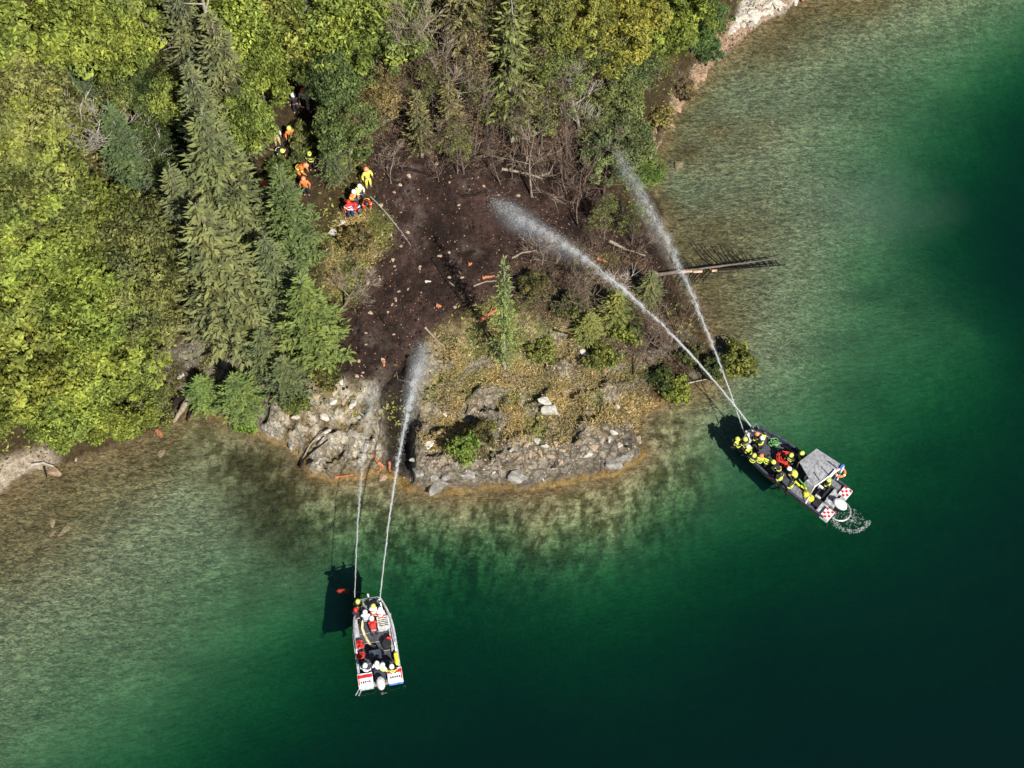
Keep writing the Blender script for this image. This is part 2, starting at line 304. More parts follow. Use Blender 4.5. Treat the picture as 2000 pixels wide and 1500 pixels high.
# ------------------------------------------------------------ mesh helpers
def link(name, me, mats=(), parent=None):
    o = bpy.data.objects.new(name, me); COL.objects.link(o)
    if me is not None:
        for m in (mats if isinstance(mats, (list, tuple)) else [mats]): me.materials.append(MAT[m] if isinstance(m, str) else m)
    if parent is not None: o.parent = parent
    return o
def tag(o, label=None, cat=None, group=None, kind=None):
    if label: o['label'] = label
    if cat: o['category'] = cat
    if group: o['group'] = group
    if kind: o['kind'] = kind
    return o
def thing(name, loc, label, cat, rz=0, group=None):
    o = bpy.data.objects.new(name, None); COL.objects.link(o); o.location = loc; o.rotation_euler = (0, 0, rz); o.empty_display_size = .3
    return tag(o, label, cat, group)
class MB:
    def __init__(s): s.v = []; s.f = []; s.n = 0; s.t = []; s.mi = []
    def add(s, V, F, tone=None, mi=0):
        s.v.extend(map(tuple, V)); s.f.extend(tuple(i+s.n for i in f) for f in F); s.n += len(V)
        s.t.extend(tone if tone is not None else [.5]*len(F)); s.mi.extend([mi]*len(F)); return s
    def box(s, c, d, rz=0, taper=1.0, mi=0, rx=0, ry=0):
        x, y, z = d[0]/2, d[1]/2, d[2]/2
        V = [(-x, -y, -z), (x, -y, -z), (x, y, -z), (-x, y, -z), (-x*taper, -y*taper, z), (x*taper, -y*taper, z), (x*taper, y*taper, z), (-x*taper, y*taper, z)]
        M = Matrix.Translation(c) @ Matrix.Rotation(rz, 4, 'Z') @ Matrix.Rotation(ry, 4, 'Y') @ Matrix.Rotation(rx, 4, 'X')
        return s.add([tuple(M @ Vector(v)) for v in V], [(0, 3, 2, 1), (4, 5, 6, 7), (0, 1, 5, 4), (1, 2, 6, 5), (2, 3, 7, 6), (3, 0, 4, 7)], mi=mi)
    def tube(s, pts, rad, k=6, cap=True, mi=0, tone=.5):
        pts = [Vector(p) for p in pts]; n = len(pts)
        if not hasattr(rad, '__len__'): rad = [rad]*n
        V = []; F = []
        for i, p in enumerate(pts):
            d = (pts[min(i+1, n-1)]-pts[max(i-1, 0)])
            if d.length < 1e-9: d = Vector((0, 0, 1))
            d.normalize(); a = d.orthogonal() if abs(d.z) > .9 else d.cross(Vector((0, 0, 1))); a.normalize(); b_ = d.cross(a)
            for j in range(k):
                an = 2*math.pi*j/k; V.append(tuple(p + a*math.cos(an)*rad[i] + b_*math.sin(an)*rad[i]))
        for i in range(n-1):
            for j in range(k):
                F.append((i*k+j, i*k+(j+1) % k, (i+1)*k+(j+1) % k, (i+1)*k+j))
        if cap: F.append(tuple(range(k))[::-1]); F.append(tuple(range((n-1)*k, n*k)))
        return s.add(V, F, [tone]*len(F), mi)
    def lathe(s, c, prof, k=12, mi=0, sx=1, sy=1):
        V = []; F = []
        for (r, z) in prof:
            for j in range(k):
                a = 2*math.pi*j/k; V.append((c[0]+r*math.cos(a)*sx, c[1]+r*math.sin(a)*sy, c[2]+z))
        for i in range(len(prof)-1):
            for j in range(k): F.append((i*k+j, i*k+(j+1) % k, (i+1)*k+(j+1) % k, (i+1)*k+j))
        F.append(tuple(range(k))[::-1]); F.append(tuple(range((len(prof)-1)*k, len(prof)*k)))
        return s.add(V, F, mi=mi)
    def mesh(s, name, tone=False, smooth=False):
        me = bpy.data.meshes.new(name); me.from_pydata(s.v, [], s.f)
        if tone:
            a = me.attributes.new('tone', 'FLOAT', 'FACE'); a.data.foreach_set('value', np.array(s.t, np.float32))
        if any(s.mi): me.polygons.foreach_set('material_index', np.array(s.mi, np.int32))
        if smooth: me.polygons.foreach_set('use_smooth', np.ones(len(s.f), bool))
        me.update(); return me
    def obj(s, name, mats, parent=None, smooth=False, tone=False): return link(name, s.mesh(name, tone, smooth), mats, parent)
def quads_mesh(name, C, U, W, tone):
    """C centres, U and W half axes (n,3): leaf shaped quads"""
    n = len(C); V = np.empty((n, 4, 3)); V[:, 0] = C-U; V[:, 1] = C-W*.9-U*.15; V[:, 2] = C+U; V[:, 3] = C+W*.9-U*.15
    me = bpy.data.meshes.new(name); me.vertices.add(n*4); me.vertices.foreach_set('co', V.astype(np.float32).ravel())
    me.loops.add(n*4); me.loops.foreach_set('vertex_index', np.arange(n*4, dtype=np.int32))
    me.polygons.add(n); me.polygons.foreach_set('loop_start', np.arange(0, n*4, 4, dtype=np.int32))
    a = me.attributes.new('tone', 'FLOAT', 'FACE'); a.data.foreach_set('value', np.clip(tone, 0, 1).astype(np.float32))
    me.update(calc_edges=True); return me
def rot_z(v, a): return Vector((v.x*math.cos(a)-v.y*math.sin(a), v.x*math.sin(a)+v.y*math.cos(a), v.z))
def unit(a): return a/np.maximum(np.linalg.norm(a, axis=-1, keepdims=True), 1e-9)

# ------------------------------------------------------------ terrain mesh (ground and lake bed)
V3 = np.stack([px_, py_, Z], 1); idx = np.arange(NX*NY).reshape(NY, NX)
Fq = np.stack([idx[:-1, :-1], idx[:-1, 1:], idx[1:, 1:], idx[1:, :-1]], -1).reshape(-1, 4)
me = bpy.data.meshes.new('ground'); me.vertices.add(len(V3)); me.vertices.foreach_set('co', V3.astype(np.float32).ravel())
me.loops.add(Fq.size); me.loops.foreach_set('vertex_index', Fq.ravel().astype(np.int32))
me.polygons.add(len(Fq)); me.polygons.foreach_set('loop_start', np.arange(0, Fq.size, 4, dtype=np.int32))
me.polygons.foreach_set('use_smooth', np.ones(len(Fq), bool))
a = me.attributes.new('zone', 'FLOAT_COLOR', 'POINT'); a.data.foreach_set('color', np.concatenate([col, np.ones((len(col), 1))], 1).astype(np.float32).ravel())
a = me.attributes.new('rough', 'FLOAT', 'POINT'); a.data.foreach_set('value', rough_m.astype(np.float32))
a = me.attributes.new('bed', 'FLOAT', 'POINT'); a.data.foreach_set('value', bedm.astype(np.float32))
me.update(calc_edges=True)
tag(link('ground', me, 'ground'), 'wooded headland with charred slope, grassy rock tip and lake bed', kind='structure')

# ------------------------------------------------------------ lake water (a closed body with real depth)
m, nt = newmat('water')
o = N(nt, 'ShaderNodeOutputMaterial'); fr = N(nt, 'ShaderNodeFresnel', IOR=1.33); tr = N(nt, 'ShaderNodeBsdfTransparent'); gl = N(nt, 'ShaderNodeBsdfGlossy', Roughness=.04)
g = N(nt, 'ShaderNodeNewGeometry'); mp = N(nt, 'ShaderNodeMapping'); mp.inputs['Rotation'].default_value = (0, 0, R(-24)); mp.inputs['Scale'].default_value = (.5, 1.4, 1)
n1_ = N(nt, 'ShaderNodeTexNoise', Scale=1.6, Detail=6.0, Roughness=.62, Distortion=.6); nt.links.new(g.outputs['Position'], mp.inputs['Vector']); nt.links.new(mp.outputs[0], n1_.inputs['Vector'])
b = N(nt, 'ShaderNodeBump', Strength=.22, Distance=.2); nt.links.new(n1_.outputs[0], b.inputs['Height'])
nt.links.new(b.outputs[0], fr.inputs['Normal']); nt.links.new(b.outputs[0], gl.inputs['Normal'])
mx = N(nt, 'ShaderNodeMixShader'); nt.links.new(fr.outputs[0], mx.inputs[0]); nt.links.new(tr.outputs[0], mx.inputs[1]); nt.links.new(gl.outputs[0], mx.inputs[2])
nt.links.new(mx.outputs[0], o.inputs['Surface'])
va = N(nt, 'ShaderNodeVolumeAbsorption', Density=1.0); vs = N(nt, 'ShaderNodeVolumeScatter', Density=.013, Anisotropy=0.0)
va.inputs['Color'].default_value = (1-.215, 1-.083, 1-.13, 1); vs.inputs['Color'].default_value = (.04, .34, .50, 1)
ad = N(nt, 'ShaderNodeAddShader'); nt.links.new(va.outputs[0], ad.inputs[0]); nt.links.new(vs.outputs[0], ad.inputs[1]); nt.links.new(ad.outputs[0], o.inputs['Volume'])
wb = MB(); wb.box((0, 0, -24), (940, 900, 48))
wo_ = wb.obj('water', 'water'); tag(wo_, 'clear green lake water deepening to dark teal', kind='structure')

# ------------------------------------------------------------ tree kinds (prototypes are meshes shared by copies)
def tree_skeleton(h, spread, r0, seed, levels=3, fork=.4, nb=(4, 6), up=.5, k=5, bare=False):
    """trunk and limbs as tubes; returns trunk MB, limb MB and limb end points"""
    rd = random.Random(seed); tr_, lm = MB(), MB(); ends = []
    pts = [Vector((0, 0, -.6))]; d = Vector((rd.uniform(-.06, .06), rd.uniform(-.06, .06), 1)); n = 8
    for i in range(n): pts.append(pts[-1]+d*(h+.6)/n); d += Vector((rd.uniform(-.1, .1), rd.uniform(-.1, .1), 0)); d.normalize()
    tr_.tube(pts, [r0*(1-.88*i/n)+.01 for i in range(n+1)], 7)
    def branch(p, d, L, r, lv):
        q = [p]; dd = d.copy(); m = 5
        for i in range(m):
            dd += Vector((rd.uniform(-.28, .28), rd.uniform(-.28, .28), rd.uniform(-.12, .2)*up*2)); dd.normalize(); q.append(q[-1]+dd*L/m)
        lm.tube(q, [r*(1-.75*i/m) for i in range(m+1)], k if lv > 1 else 3, cap=False)
        if lv <= 1: ends.append((q[-1], dd.copy())); ends.append((q[3], dd.copy())); return
        for i in range(rd.randint(*nb)):
            t = rd.uniform(.3, 1); j = min(int(t*m), m-1); pp = q[j].lerp(q[j+1], t*m-j)
            nd = (dd + Vector((rd.uniform(-1, 1), rd.uniform(-1, 1), rd.uniform(-.3, .7)))*.9).normalized()
            branch(pp, nd, L*rd.uniform(.4, .65), r*.5, lv-1)
    nbr = rd.randint(9, 12)
    for i in range(nbr):
        t = fork + (1-fork)*(i+.5)/nbr; j = min(int(t*n), n-1); p = pts[j].lerp(pts[j+1], t*n-j); a = i*2.4+rd.uniform(-.4, .4)
        L = spread*(1.05-.55*t)*rd.uniform(.75, 1.15)
        branch(p, Vector((math.cos(a), math.sin(a), up*rd.uniform(.6, 1.4))).normalized(), L, r0*.42*(1.1-.6*t), levels)
    return tr_, lm, ends
def broad_proto(seed, h, rx, nleaf=9000, size=.2, dens=1.0):
    g = np.random.default_rng(seed)
    tr_, lm, ends = tree_skeleton(h*.86, rx*.95, .05*rx, seed, 2, .35)
    E = np.array([list(e[0]) for e in ends])
    nc = 95; th = g.uniform(0, 2*np.pi, nc); cz = g.uniform(-.45, 1, nc); rr = np.sqrt(np.maximum(1-cz**2*.9, .05))*g.uniform(.55, 1.0, nc)**.6
    lob = 1+.22*np.sin(3*th+seed)+.12*np.sin(7*th+2*seed)
    C = np.stack([np.cos(th)*rr*rx*lob, np.sin(th)*rr*rx*lob, h*.66+cz*h*.32*g.uniform(.75, 1.1, nc)], 1)
    C = np.concatenate([C, E[g.integers(0, len(E), 60)]]); C = C[g.random(len(C)) < dens]
    cr = g.uniform(.4, 1.0, len(C))*rx/4.0
    k = g.integers(0, len(C), nleaf); dv = unit(g.normal(size=(nleaf, 3))); rad = g.uniform(.35, 1, nleaf)**.45
    pos = C[k] + dv*(cr[k]*rad)[:, None]*np.array([1.15, 1.15, .6])
    # sprays of leaves: fan outward and a little down from each clump
    nrm = unit(dv*.7 + np.array([0, 0, .8]) + g.normal(size=(nleaf, 3))*.55)
    u = unit(np.cross(nrm, g.normal(size=(nleaf, 3)))); v = np.cross(nrm, u)
    s = g.uniform(.45, 1.45, nleaf)*size
    tone = np.clip(.47 + g.normal(size=nleaf)*.27 + g.normal(size=len(C))[k]*.2, 0, 1)
    return tr_.mesh('trunk'), lm.mesh('limbs'), quads_mesh('crown', pos, u*s[:, None], v*(s*.48)[:, None], tone)
def conifer_proto(seed, h, rb, step=.42, nbr=7, twig=.34, sparse=0.0, base=.12, up=0.0, wid=.4):
    g = random.Random(seed); tr_ = MB(); lm = MB()
    n = 8; pts = [Vector((.12*math.sin(i*.9+seed)*i/n, .1*math.cos(i*.7)*i/n, -.6+(h+.6)*i/n)) for i in range(n+1)]
    tr_.tube(pts, [.013*h*(1-.93*i/n)+.008 for i in range(n+1)], 7)
    C, U, W, Tn = [], [], [], []
    z = h*base; a0 = 0
    while z < h*.99:
        t = (z/h-base)/(1-base); L0 = rb*((1-t)**.85)*(1-.35*max(0, .12-t)/.12)+.12
        for j in range(nbr if t < .8 else 5):
            if g.random() < sparse: continue
            a = a0+2*math.pi*j/nbr+g.uniform(-.3, .3); L = L0*g.uniform(.62, 1.15)
            ca, sa = math.cos(a), math.sin(a); m = max(3, int(L/.13)); droop = g.uniform(-.42, -.12)+up+.35*t
            p = Vector((0, 0, z+g.uniform(-.12, .12))); bt = g.gauss(0, .14); path = [p.copy()]
            for i in range(m):
                q = (i+1)/m; sl = droop*(1-.5*q)+(up+.1)*q
                p = p+Vector((ca, sa, sl))*(L/m); path.append(p.copy())
                tl = twig*(.55+1.0*(1-q)**.7*min(1, L))*g.uniform(.5, 1.35)
                for s in (-1, 1):
                    if g.random() < .12: continue
                    an = a+s*g.uniform(.3, 1.7); dirv = Vector((math.cos(an), math.sin(an), sl-.12+g.uniform(-.5, .4))).normalized()
                    C.append(p+dirv*tl*g.uniform(.5, 1.5)+Vector((0, 0, g.uniform(-.1, .06)))); U.append(dirv*tl); sv_ = dirv.cross(Vector((g.uniform(-.8, .8), g.uniform(-.8, .8), 1))).normalized(); W.append(sv_*tl*wid)
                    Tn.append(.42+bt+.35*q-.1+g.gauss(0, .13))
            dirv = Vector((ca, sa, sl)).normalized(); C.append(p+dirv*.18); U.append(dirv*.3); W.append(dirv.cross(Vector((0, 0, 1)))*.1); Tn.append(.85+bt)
            lm.tube([path[0], path[len(path)//2], path[-1]], [.006*h*.35*(1-t)+.014, .016, .006], 3, cap=False)
        z += step*g.uniform(.8, 1.2)*(1-.35*t); a0 += .8
    A = lambda q: np.array([list(x) for x in q])
    return tr_.mesh('trunk'), lm.mesh('limbs'), quads_mesh('crown', A(C), A(U), A(W), np.array(Tn))
def bare_proto(seed, h, spread, r0, lv=3, fork=.25, nb=(3, 5)):
    tr_, lm, ends = tree_skeleton(h, spread, r0, seed, lv, fork, nb, .7, 4)
    tw = MB(); g = random.Random(seed)
    for p, d in ends:
        for _ in range(2):
            q = p+(d+Vector((g.uniform(-.9, .9), g.uniform(-.9, .9), g.uniform(-.2, .8)))).normalized()*g.uniform(.3, .8)
            tw.tube([p, q], [.014, .006], 3, cap=False)
    tw2 = tw.mesh('twigs')
    return tr_.mesh('trunk'), lm.mesh('limbs'), tw2
PB = [broad_proto(s, 10, 4, 17500, .16) for s in (3, 5, 8, 13)] + [broad_proto(21, 10, 4, 4200, .135, .55)]
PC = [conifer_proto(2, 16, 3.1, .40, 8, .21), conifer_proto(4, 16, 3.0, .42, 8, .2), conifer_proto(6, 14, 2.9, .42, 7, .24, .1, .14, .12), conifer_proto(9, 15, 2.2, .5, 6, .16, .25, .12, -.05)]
PBARE = [bare_proto(s, 8, 2.6, .14) for s in (31, 34, 37)] + [bare_proto(41, 5, 1.3, .05, 2, .15), bare_proto(44, 5.5, 1.6, .045, 2, .2)]
PBUSH = [broad_proto(s, 2.2, 1.2, 2600, .13) for s in (51, 53)]
for tr_, lm, cr in PB+PBUSH: tr_.materials.append(MAT['bark']); lm.materials.append(MAT['bark']); cr.materials.append(MAT['broad_leaf'])
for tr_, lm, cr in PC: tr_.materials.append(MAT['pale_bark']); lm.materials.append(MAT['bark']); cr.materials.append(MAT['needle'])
for tr_, lm, tw in PBARE: tr_.materials.append(MAT['pale_bark']); lm.materials.append(MAT['dead_wood']); tw.materials.append(MAT['dead_wood'])
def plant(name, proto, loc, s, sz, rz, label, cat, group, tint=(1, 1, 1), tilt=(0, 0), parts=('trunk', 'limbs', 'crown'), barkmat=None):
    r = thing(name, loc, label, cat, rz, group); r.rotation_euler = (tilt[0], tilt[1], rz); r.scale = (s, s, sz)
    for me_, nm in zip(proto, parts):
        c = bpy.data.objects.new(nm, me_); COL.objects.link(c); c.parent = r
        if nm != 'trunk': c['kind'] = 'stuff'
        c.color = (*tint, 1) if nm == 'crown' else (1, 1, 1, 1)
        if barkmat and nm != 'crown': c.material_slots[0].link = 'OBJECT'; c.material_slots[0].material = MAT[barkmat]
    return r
LIME, MID, OLIVE, BRN = (1.02, 1.12, .8), (.7, .82, .9), (.84, .84, 1.0), (.95, .68, 1.1)
G_B, G_C = 'leafy trees of the hillside forest', 'conifers of the hillside forest'
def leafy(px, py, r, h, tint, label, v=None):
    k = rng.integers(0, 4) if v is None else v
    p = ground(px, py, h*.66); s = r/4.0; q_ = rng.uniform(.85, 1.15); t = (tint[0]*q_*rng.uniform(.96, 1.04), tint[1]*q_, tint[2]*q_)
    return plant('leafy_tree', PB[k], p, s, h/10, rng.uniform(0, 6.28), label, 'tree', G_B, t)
def conif(px, py, h, r, label, v=0, tint=(1, 1, 1), tilt=(0, 0), name='conifer', group=G_C):
    """px, py: the middle of the crown"""
    p = ground(px, py, h*.45); b = (3.1, 3.0, 2.9, 2.2)[v]; hb = (16, 16, 14, 15)[v]
    return plant(name, PC[v], p, r/b, h/hb, rng.uniform(0, 6.28), label, 'tree', group, tint, tilt)
leafy(60, 60, 4.4, 11, LIME, 'lime green leafy tree in the top left corner')
leafy(190, 30, 4.0, 11, LIME, 'lime green tree at the top edge, right of the corner tree')
leafy(320, -30, 3.2, 10, (.8, .85, .8), 'mid green tree at the top edge beside the bare slanting limb')
leafy(235, 80, 2.6, 10, LIME, 'small bright tree just above the dark gap near the top left')
leafy(30, 190, 4.2, 11, (.9, .85, 1), 'olive leafy tree on the left edge below the corner tree')
leafy(70, 285, 3.5, 10.5, (.95, .98, .8), 'leafy tree on the left side, left of the sparse tree with bare boughs')
leafy(30, 380, 4.2, 10.5, (.9, .9, .9), 'leafy tree on the left edge halfway up the forest')
leafy(100, 470, 4.0, 10, LIME, 'bright leafy tree left of the rounded clearing gap')
leafy(190, 450, 3.6, 9, (.95, .98, .8), 'broad leafy tree just below the dark hollow in the left forest')
leafy(280, 480, 3.3, 9.5, OLIVE, 'olive leafy tree touching the tall spruces of the left forest')
leafy(40, 570, 4.2, 9.5, (1, 1, .8), 'leafy tree on the left edge below the middle')
leafy(170, 570, 4.2, 9.5, LIME, 'brightest yellow green tree in the left forest')
leafy(265, 600, 3.1, 8, OLIVE, 'olive tree beside the spruces above the shore cove')
leafy(80, 680, 4.2, 9, (1.05, 1, .75), 'lime tree two crowns above the left beach')
leafy(200, 690, 3.8, 8, LIME, 'lime tree above the pale rock outcrop in the left forest')
leafy(15, 765, 3.6, 7, LIME, 'lowest tree on the left edge, over the beach')
leafy(125, 780, 3.3, 6, LIME, 'lime tree overhanging the left shoreline')
leafy(225, 795, 2.7, 4.5, LIME, 'low lime tree leaning over the water of the left bay')
leafy(290, 770, 2.3, 3.5, (.9, .95, .9), 'small olive tree next to the dark rock crevice by the cove', 4)
leafy(-80, 840, 3.0, 6, LIME, 'tree at the far left edge over the beach')
leafy(490, 50, 3.4, 11, LIME, 'lime tree at the top edge right of the tall pale snag')
leafy(495, 140, 2.5, 10, LIME, 'bright tree above the path where the crew walks')
leafy(478, 245, 2.1, 9, (.9, 1, .8), 'green tree left of the crew walking the shaded path')
leafy(590, 30, 3.2, 11, (.95, .95, .8), 'tree at the top edge left of the brightest lime crown')
leafy(680, 40, 3.7, 11, (1.15, 1.24, .9), 'brightest lime crown at the top edge above the burnt slope')
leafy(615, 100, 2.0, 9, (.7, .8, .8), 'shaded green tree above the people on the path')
leafy(770, 45, 2.8, 9, MID, 'mid green tree at the top edge right of the brightest crown')
leafy(1125, 35, 2.6, 9, (1, .95, .8), 'lime tree at the top edge right of the tall thin pine')
leafy(1060, 5, 2.4, 9, (.8, .8, .8), 'olive green tree at the top edge behind the tall thin pine')
leafy(1205, 50, 3.2, 9, (1.05, .95, .7), 'yellow green tree at the top edge left of the reddish gap')
leafy(1300, 20, 3.0, 8.5, LIME, 'lime tree at the top edge between the reddish gap and the dark shore tree')
leafy(1362, 40, 2.2, 6, (.5, .7, .8), 'dark green shore tree beside the pale rock at the top right')
leafy(1295, 80, 2.2, 6.5, (.8, .95, .8), 'green tree hanging over the top right shoreline')
leafy(1385, 98, 1.1, 3, (.5, .75, .8), 'small dark green tree at the waterline of the top right shore')
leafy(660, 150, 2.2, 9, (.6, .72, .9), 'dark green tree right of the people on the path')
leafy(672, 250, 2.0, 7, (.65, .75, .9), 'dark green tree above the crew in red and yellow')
leafy(720, 195, 2.1, 5, BRN, 'brownish half bare tree on the edge of the burnt slope')
leafy(745, 120, 2.2, 6, (.9, .72, 1.1), 'thin brown green tree below the brightest lime crown', 4)
leafy(350, 200, 1.9, 7, (.9, 1, .8), 'small green tree in the dark hollow left of the big spruces')
leafy(1175, 130, 2.4, 7, OLIVE, 'olive tree above the pale forked snag', 4)
leafy(1222, 150, 2.0, 7, (.75, .8, 1), 'grey green tree between the forked snag and the right shore')
leafy(1205, 215, 2.3, 7, (.7, .75, 1), 'large grey green tree right of the pale forked snag')
leafy(1200, 295, 2.5, 6, (.62, .68, 1), 'grey green tree over which the faint water jet lands')
leafy(1255, 335, 1.5, 3.5, (.8, 1.05, .8), 'bright green shrub tree on the shore beside the end of the faint jet')
leafy(1275, 120, 1.8, 5, OLIVE, 'low olive tree above the crumbling bank on the right shore', 4)
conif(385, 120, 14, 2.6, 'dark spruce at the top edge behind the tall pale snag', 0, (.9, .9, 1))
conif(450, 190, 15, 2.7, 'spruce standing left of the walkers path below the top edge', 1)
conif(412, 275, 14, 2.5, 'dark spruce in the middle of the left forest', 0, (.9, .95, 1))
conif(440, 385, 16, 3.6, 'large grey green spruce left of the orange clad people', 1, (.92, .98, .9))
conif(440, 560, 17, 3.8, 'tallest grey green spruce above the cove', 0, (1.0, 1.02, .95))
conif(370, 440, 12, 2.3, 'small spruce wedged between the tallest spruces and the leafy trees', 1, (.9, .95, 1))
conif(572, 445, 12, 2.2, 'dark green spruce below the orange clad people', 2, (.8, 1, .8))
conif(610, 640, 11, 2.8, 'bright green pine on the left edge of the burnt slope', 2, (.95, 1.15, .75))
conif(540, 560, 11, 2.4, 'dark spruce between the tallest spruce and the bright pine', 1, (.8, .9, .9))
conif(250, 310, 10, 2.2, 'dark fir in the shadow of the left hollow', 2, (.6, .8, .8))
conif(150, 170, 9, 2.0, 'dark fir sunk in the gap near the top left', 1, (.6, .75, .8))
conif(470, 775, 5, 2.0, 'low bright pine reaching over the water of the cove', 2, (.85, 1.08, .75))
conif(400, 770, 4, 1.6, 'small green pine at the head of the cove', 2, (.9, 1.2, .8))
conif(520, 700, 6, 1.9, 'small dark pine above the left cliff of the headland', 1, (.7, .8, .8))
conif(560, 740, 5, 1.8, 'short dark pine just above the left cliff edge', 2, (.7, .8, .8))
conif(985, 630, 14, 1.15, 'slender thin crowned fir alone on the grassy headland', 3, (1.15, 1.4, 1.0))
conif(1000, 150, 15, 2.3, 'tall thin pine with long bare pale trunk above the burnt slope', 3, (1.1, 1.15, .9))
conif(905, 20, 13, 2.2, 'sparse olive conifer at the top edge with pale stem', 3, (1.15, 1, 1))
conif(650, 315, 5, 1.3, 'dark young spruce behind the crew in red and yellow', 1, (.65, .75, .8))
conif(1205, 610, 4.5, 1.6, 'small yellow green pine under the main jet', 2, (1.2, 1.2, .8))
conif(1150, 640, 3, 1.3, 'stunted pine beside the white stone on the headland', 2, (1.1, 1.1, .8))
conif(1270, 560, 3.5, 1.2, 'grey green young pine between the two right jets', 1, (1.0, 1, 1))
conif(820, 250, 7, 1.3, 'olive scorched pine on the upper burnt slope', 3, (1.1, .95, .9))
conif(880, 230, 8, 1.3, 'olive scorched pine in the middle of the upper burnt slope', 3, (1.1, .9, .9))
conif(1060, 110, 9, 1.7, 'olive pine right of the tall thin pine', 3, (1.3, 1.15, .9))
def bush(px, py, s, tint, label, name='bush', h=1.0):
    p = ground(px, py, s*h*1.1); return plant(name, PBUSH[rng.integers(0, 2)], p, s, s*h, rng.uniform(0, 6.28), label, 'bush', 'bushes on the headland and shore', tint)
bush(905, 880, .85, (.8, 1.0, .8), 'round bright green bush on the grassy slope near the front cliff')
bush(938, 852, .8, (.55, .45, .6), 'dark olive bush beside the round bright green one')
bush(1438, 712, 1.1, (.75, .75, .7), 'green bush leaning over the water next to the jets')
bush(1392, 722, .8, (.45, .5, .6), 'dark bush at the right tip of the headland')
bush(1322, 768, .85, (.9, .95, .7), 'yellow green bush at the edge of the small right inlet')
bush(1292, 740, .75, (.4, .45, .5), 'dark bush above the small right inlet')
bush(1060, 690, .8, (.8, .8, .8), 'low green bush right of the slender fir')
bush(1175, 700, .9, (.75, .75, .7), 'low olive bush below the stunted pine')
bush(1225, 650, .9, (.9, .95, .8), 'low bright bush beside the small pine under the main jet')
bush(1335, 180, .8, BRN, 'brown twiggy bush on the crumbling right bank')
bush(1290, 235, .9, (1, .8, 1), 'brown green bush at the right bank below the olive tree')
bush(1245, 275, 1.0, (.8, .8, .9), 'grey green bush on the right shore')
bush(700, 290, .9, (.75, .8, .9), 'grey green bush above the person in yellow')
bush(655, 315, .9, (1, 1.1, .8), 'bright bush on the path side above the crew in red and yellow')
bush(590, 300, .7, (.5, .55, .7), 'small dark bush among the walkers')
bush(700, 470, .9, (.9, .65, .9), 'dry brown bush below the crew in red and yellow')
bush(480, 850-20, .7, (.8, 1.1, .7), 'little green bush on the cove waterline')
bush(580, 790, .8, (.6, .65, .6), 'dark bush on top of the left cliff')
bush(640, 740, .8, (.75, .65, .7), 'brown green bush at the top of the left cliff')
bush(1110, 600, .8, (.55, .5, .7), 'dark scorched bush in the charred hollow')
bush(1040, 560, .8, (.5, .42, .6), 'dark scorched bush above the slender fir')
bush(1345, 700, .6, (.5, .5, .6), 'dark bush between the jets near the tip')
bush(1110, 20, 1.0, BRN, 'brown bush at the top edge')
# bare and dead trees
def bare(px, py, h, v, label, mat='pale_bark', s=1.0, tilt=(0, 0), off=.5, name='bare_tree'):
    p = ground(px, py, h*off); hb = (8, 8, 8, 5, 5.5)[v]
    return plant(name, PBARE[v], p, s*h/hb, h/hb, rng.uniform(0, 6.28), label, 'tree', 'leafless trees', (1, 1, 1), tilt, ('trunk', 'limbs', 'twigs'), mat)
bare(865, 110, 10, 0, 'large leafless tree with thick pale trunk at the top of the burnt slope', 'dead_wood', 1.0)


bare(255, 235, 8, 0, 'leafless pale boughs in the middle of the left hollow', 'pale_bark', 1.1, (.2, -.2))
bare(1135, 205, 7, 1, 'pale forked snag at the right edge of the burnt slope', 'pale_bark', 1.0)
bare(1040, 330, 6.5, 3, 'slender leafless tree standing in the charred clearing', 'dead_wood', 1.2)
bare(665, 560, 5, 2, 'grey bent leafless tree on the left rim of the burnt slope', 'dead_wood', 1.1, (.2, .2))
bare(1060, 485, 4, 4, 'small charred leafless tree under the main jet', 'dead_wood', 1.4)
bare(1200, 560, 3.5, 3, 'short bare snag where the main jet crosses the headland', 'pale_bark', 1.6)
bare(585, 130, 9, 2, 'leafless grey tree among the green crowns above the walkers', 'pale_bark', .8)
bare(760, 330, 3.5, 4, 'little twisted leafless tree right of the person in yellow', 'dead_wood', 1.2)
for (x, y) in [(790,190),(835,260),(930,180),(950,270),(905,290),(1090,250),(1075,150),(1150,300),(1110,330),(980,330),(780,130),(960,90),(1040,200),(860,330),(1175,400),(1250,470),(1150,470),(1290,650),(1100,570),(1010,250),(740,250),(690,170),(1190,340),(1240,600),(1330,600),(1240,700),(900,120),(1000,60),(1130,400),(1320,160)]:
    bare(x+rng.uniform(-8, 8), y, rng.uniform(3, 6), int(rng.choice([3, 4])), 'thin leafless brown sapling on the scorched slope', 'scorched_wood', rng.uniform(.9, 1.5), (rng.uniform(-.2, .2), rng.uniform(-.2, .2)), name='sapling')['group'] = 'leafless saplings on the scorched slope'
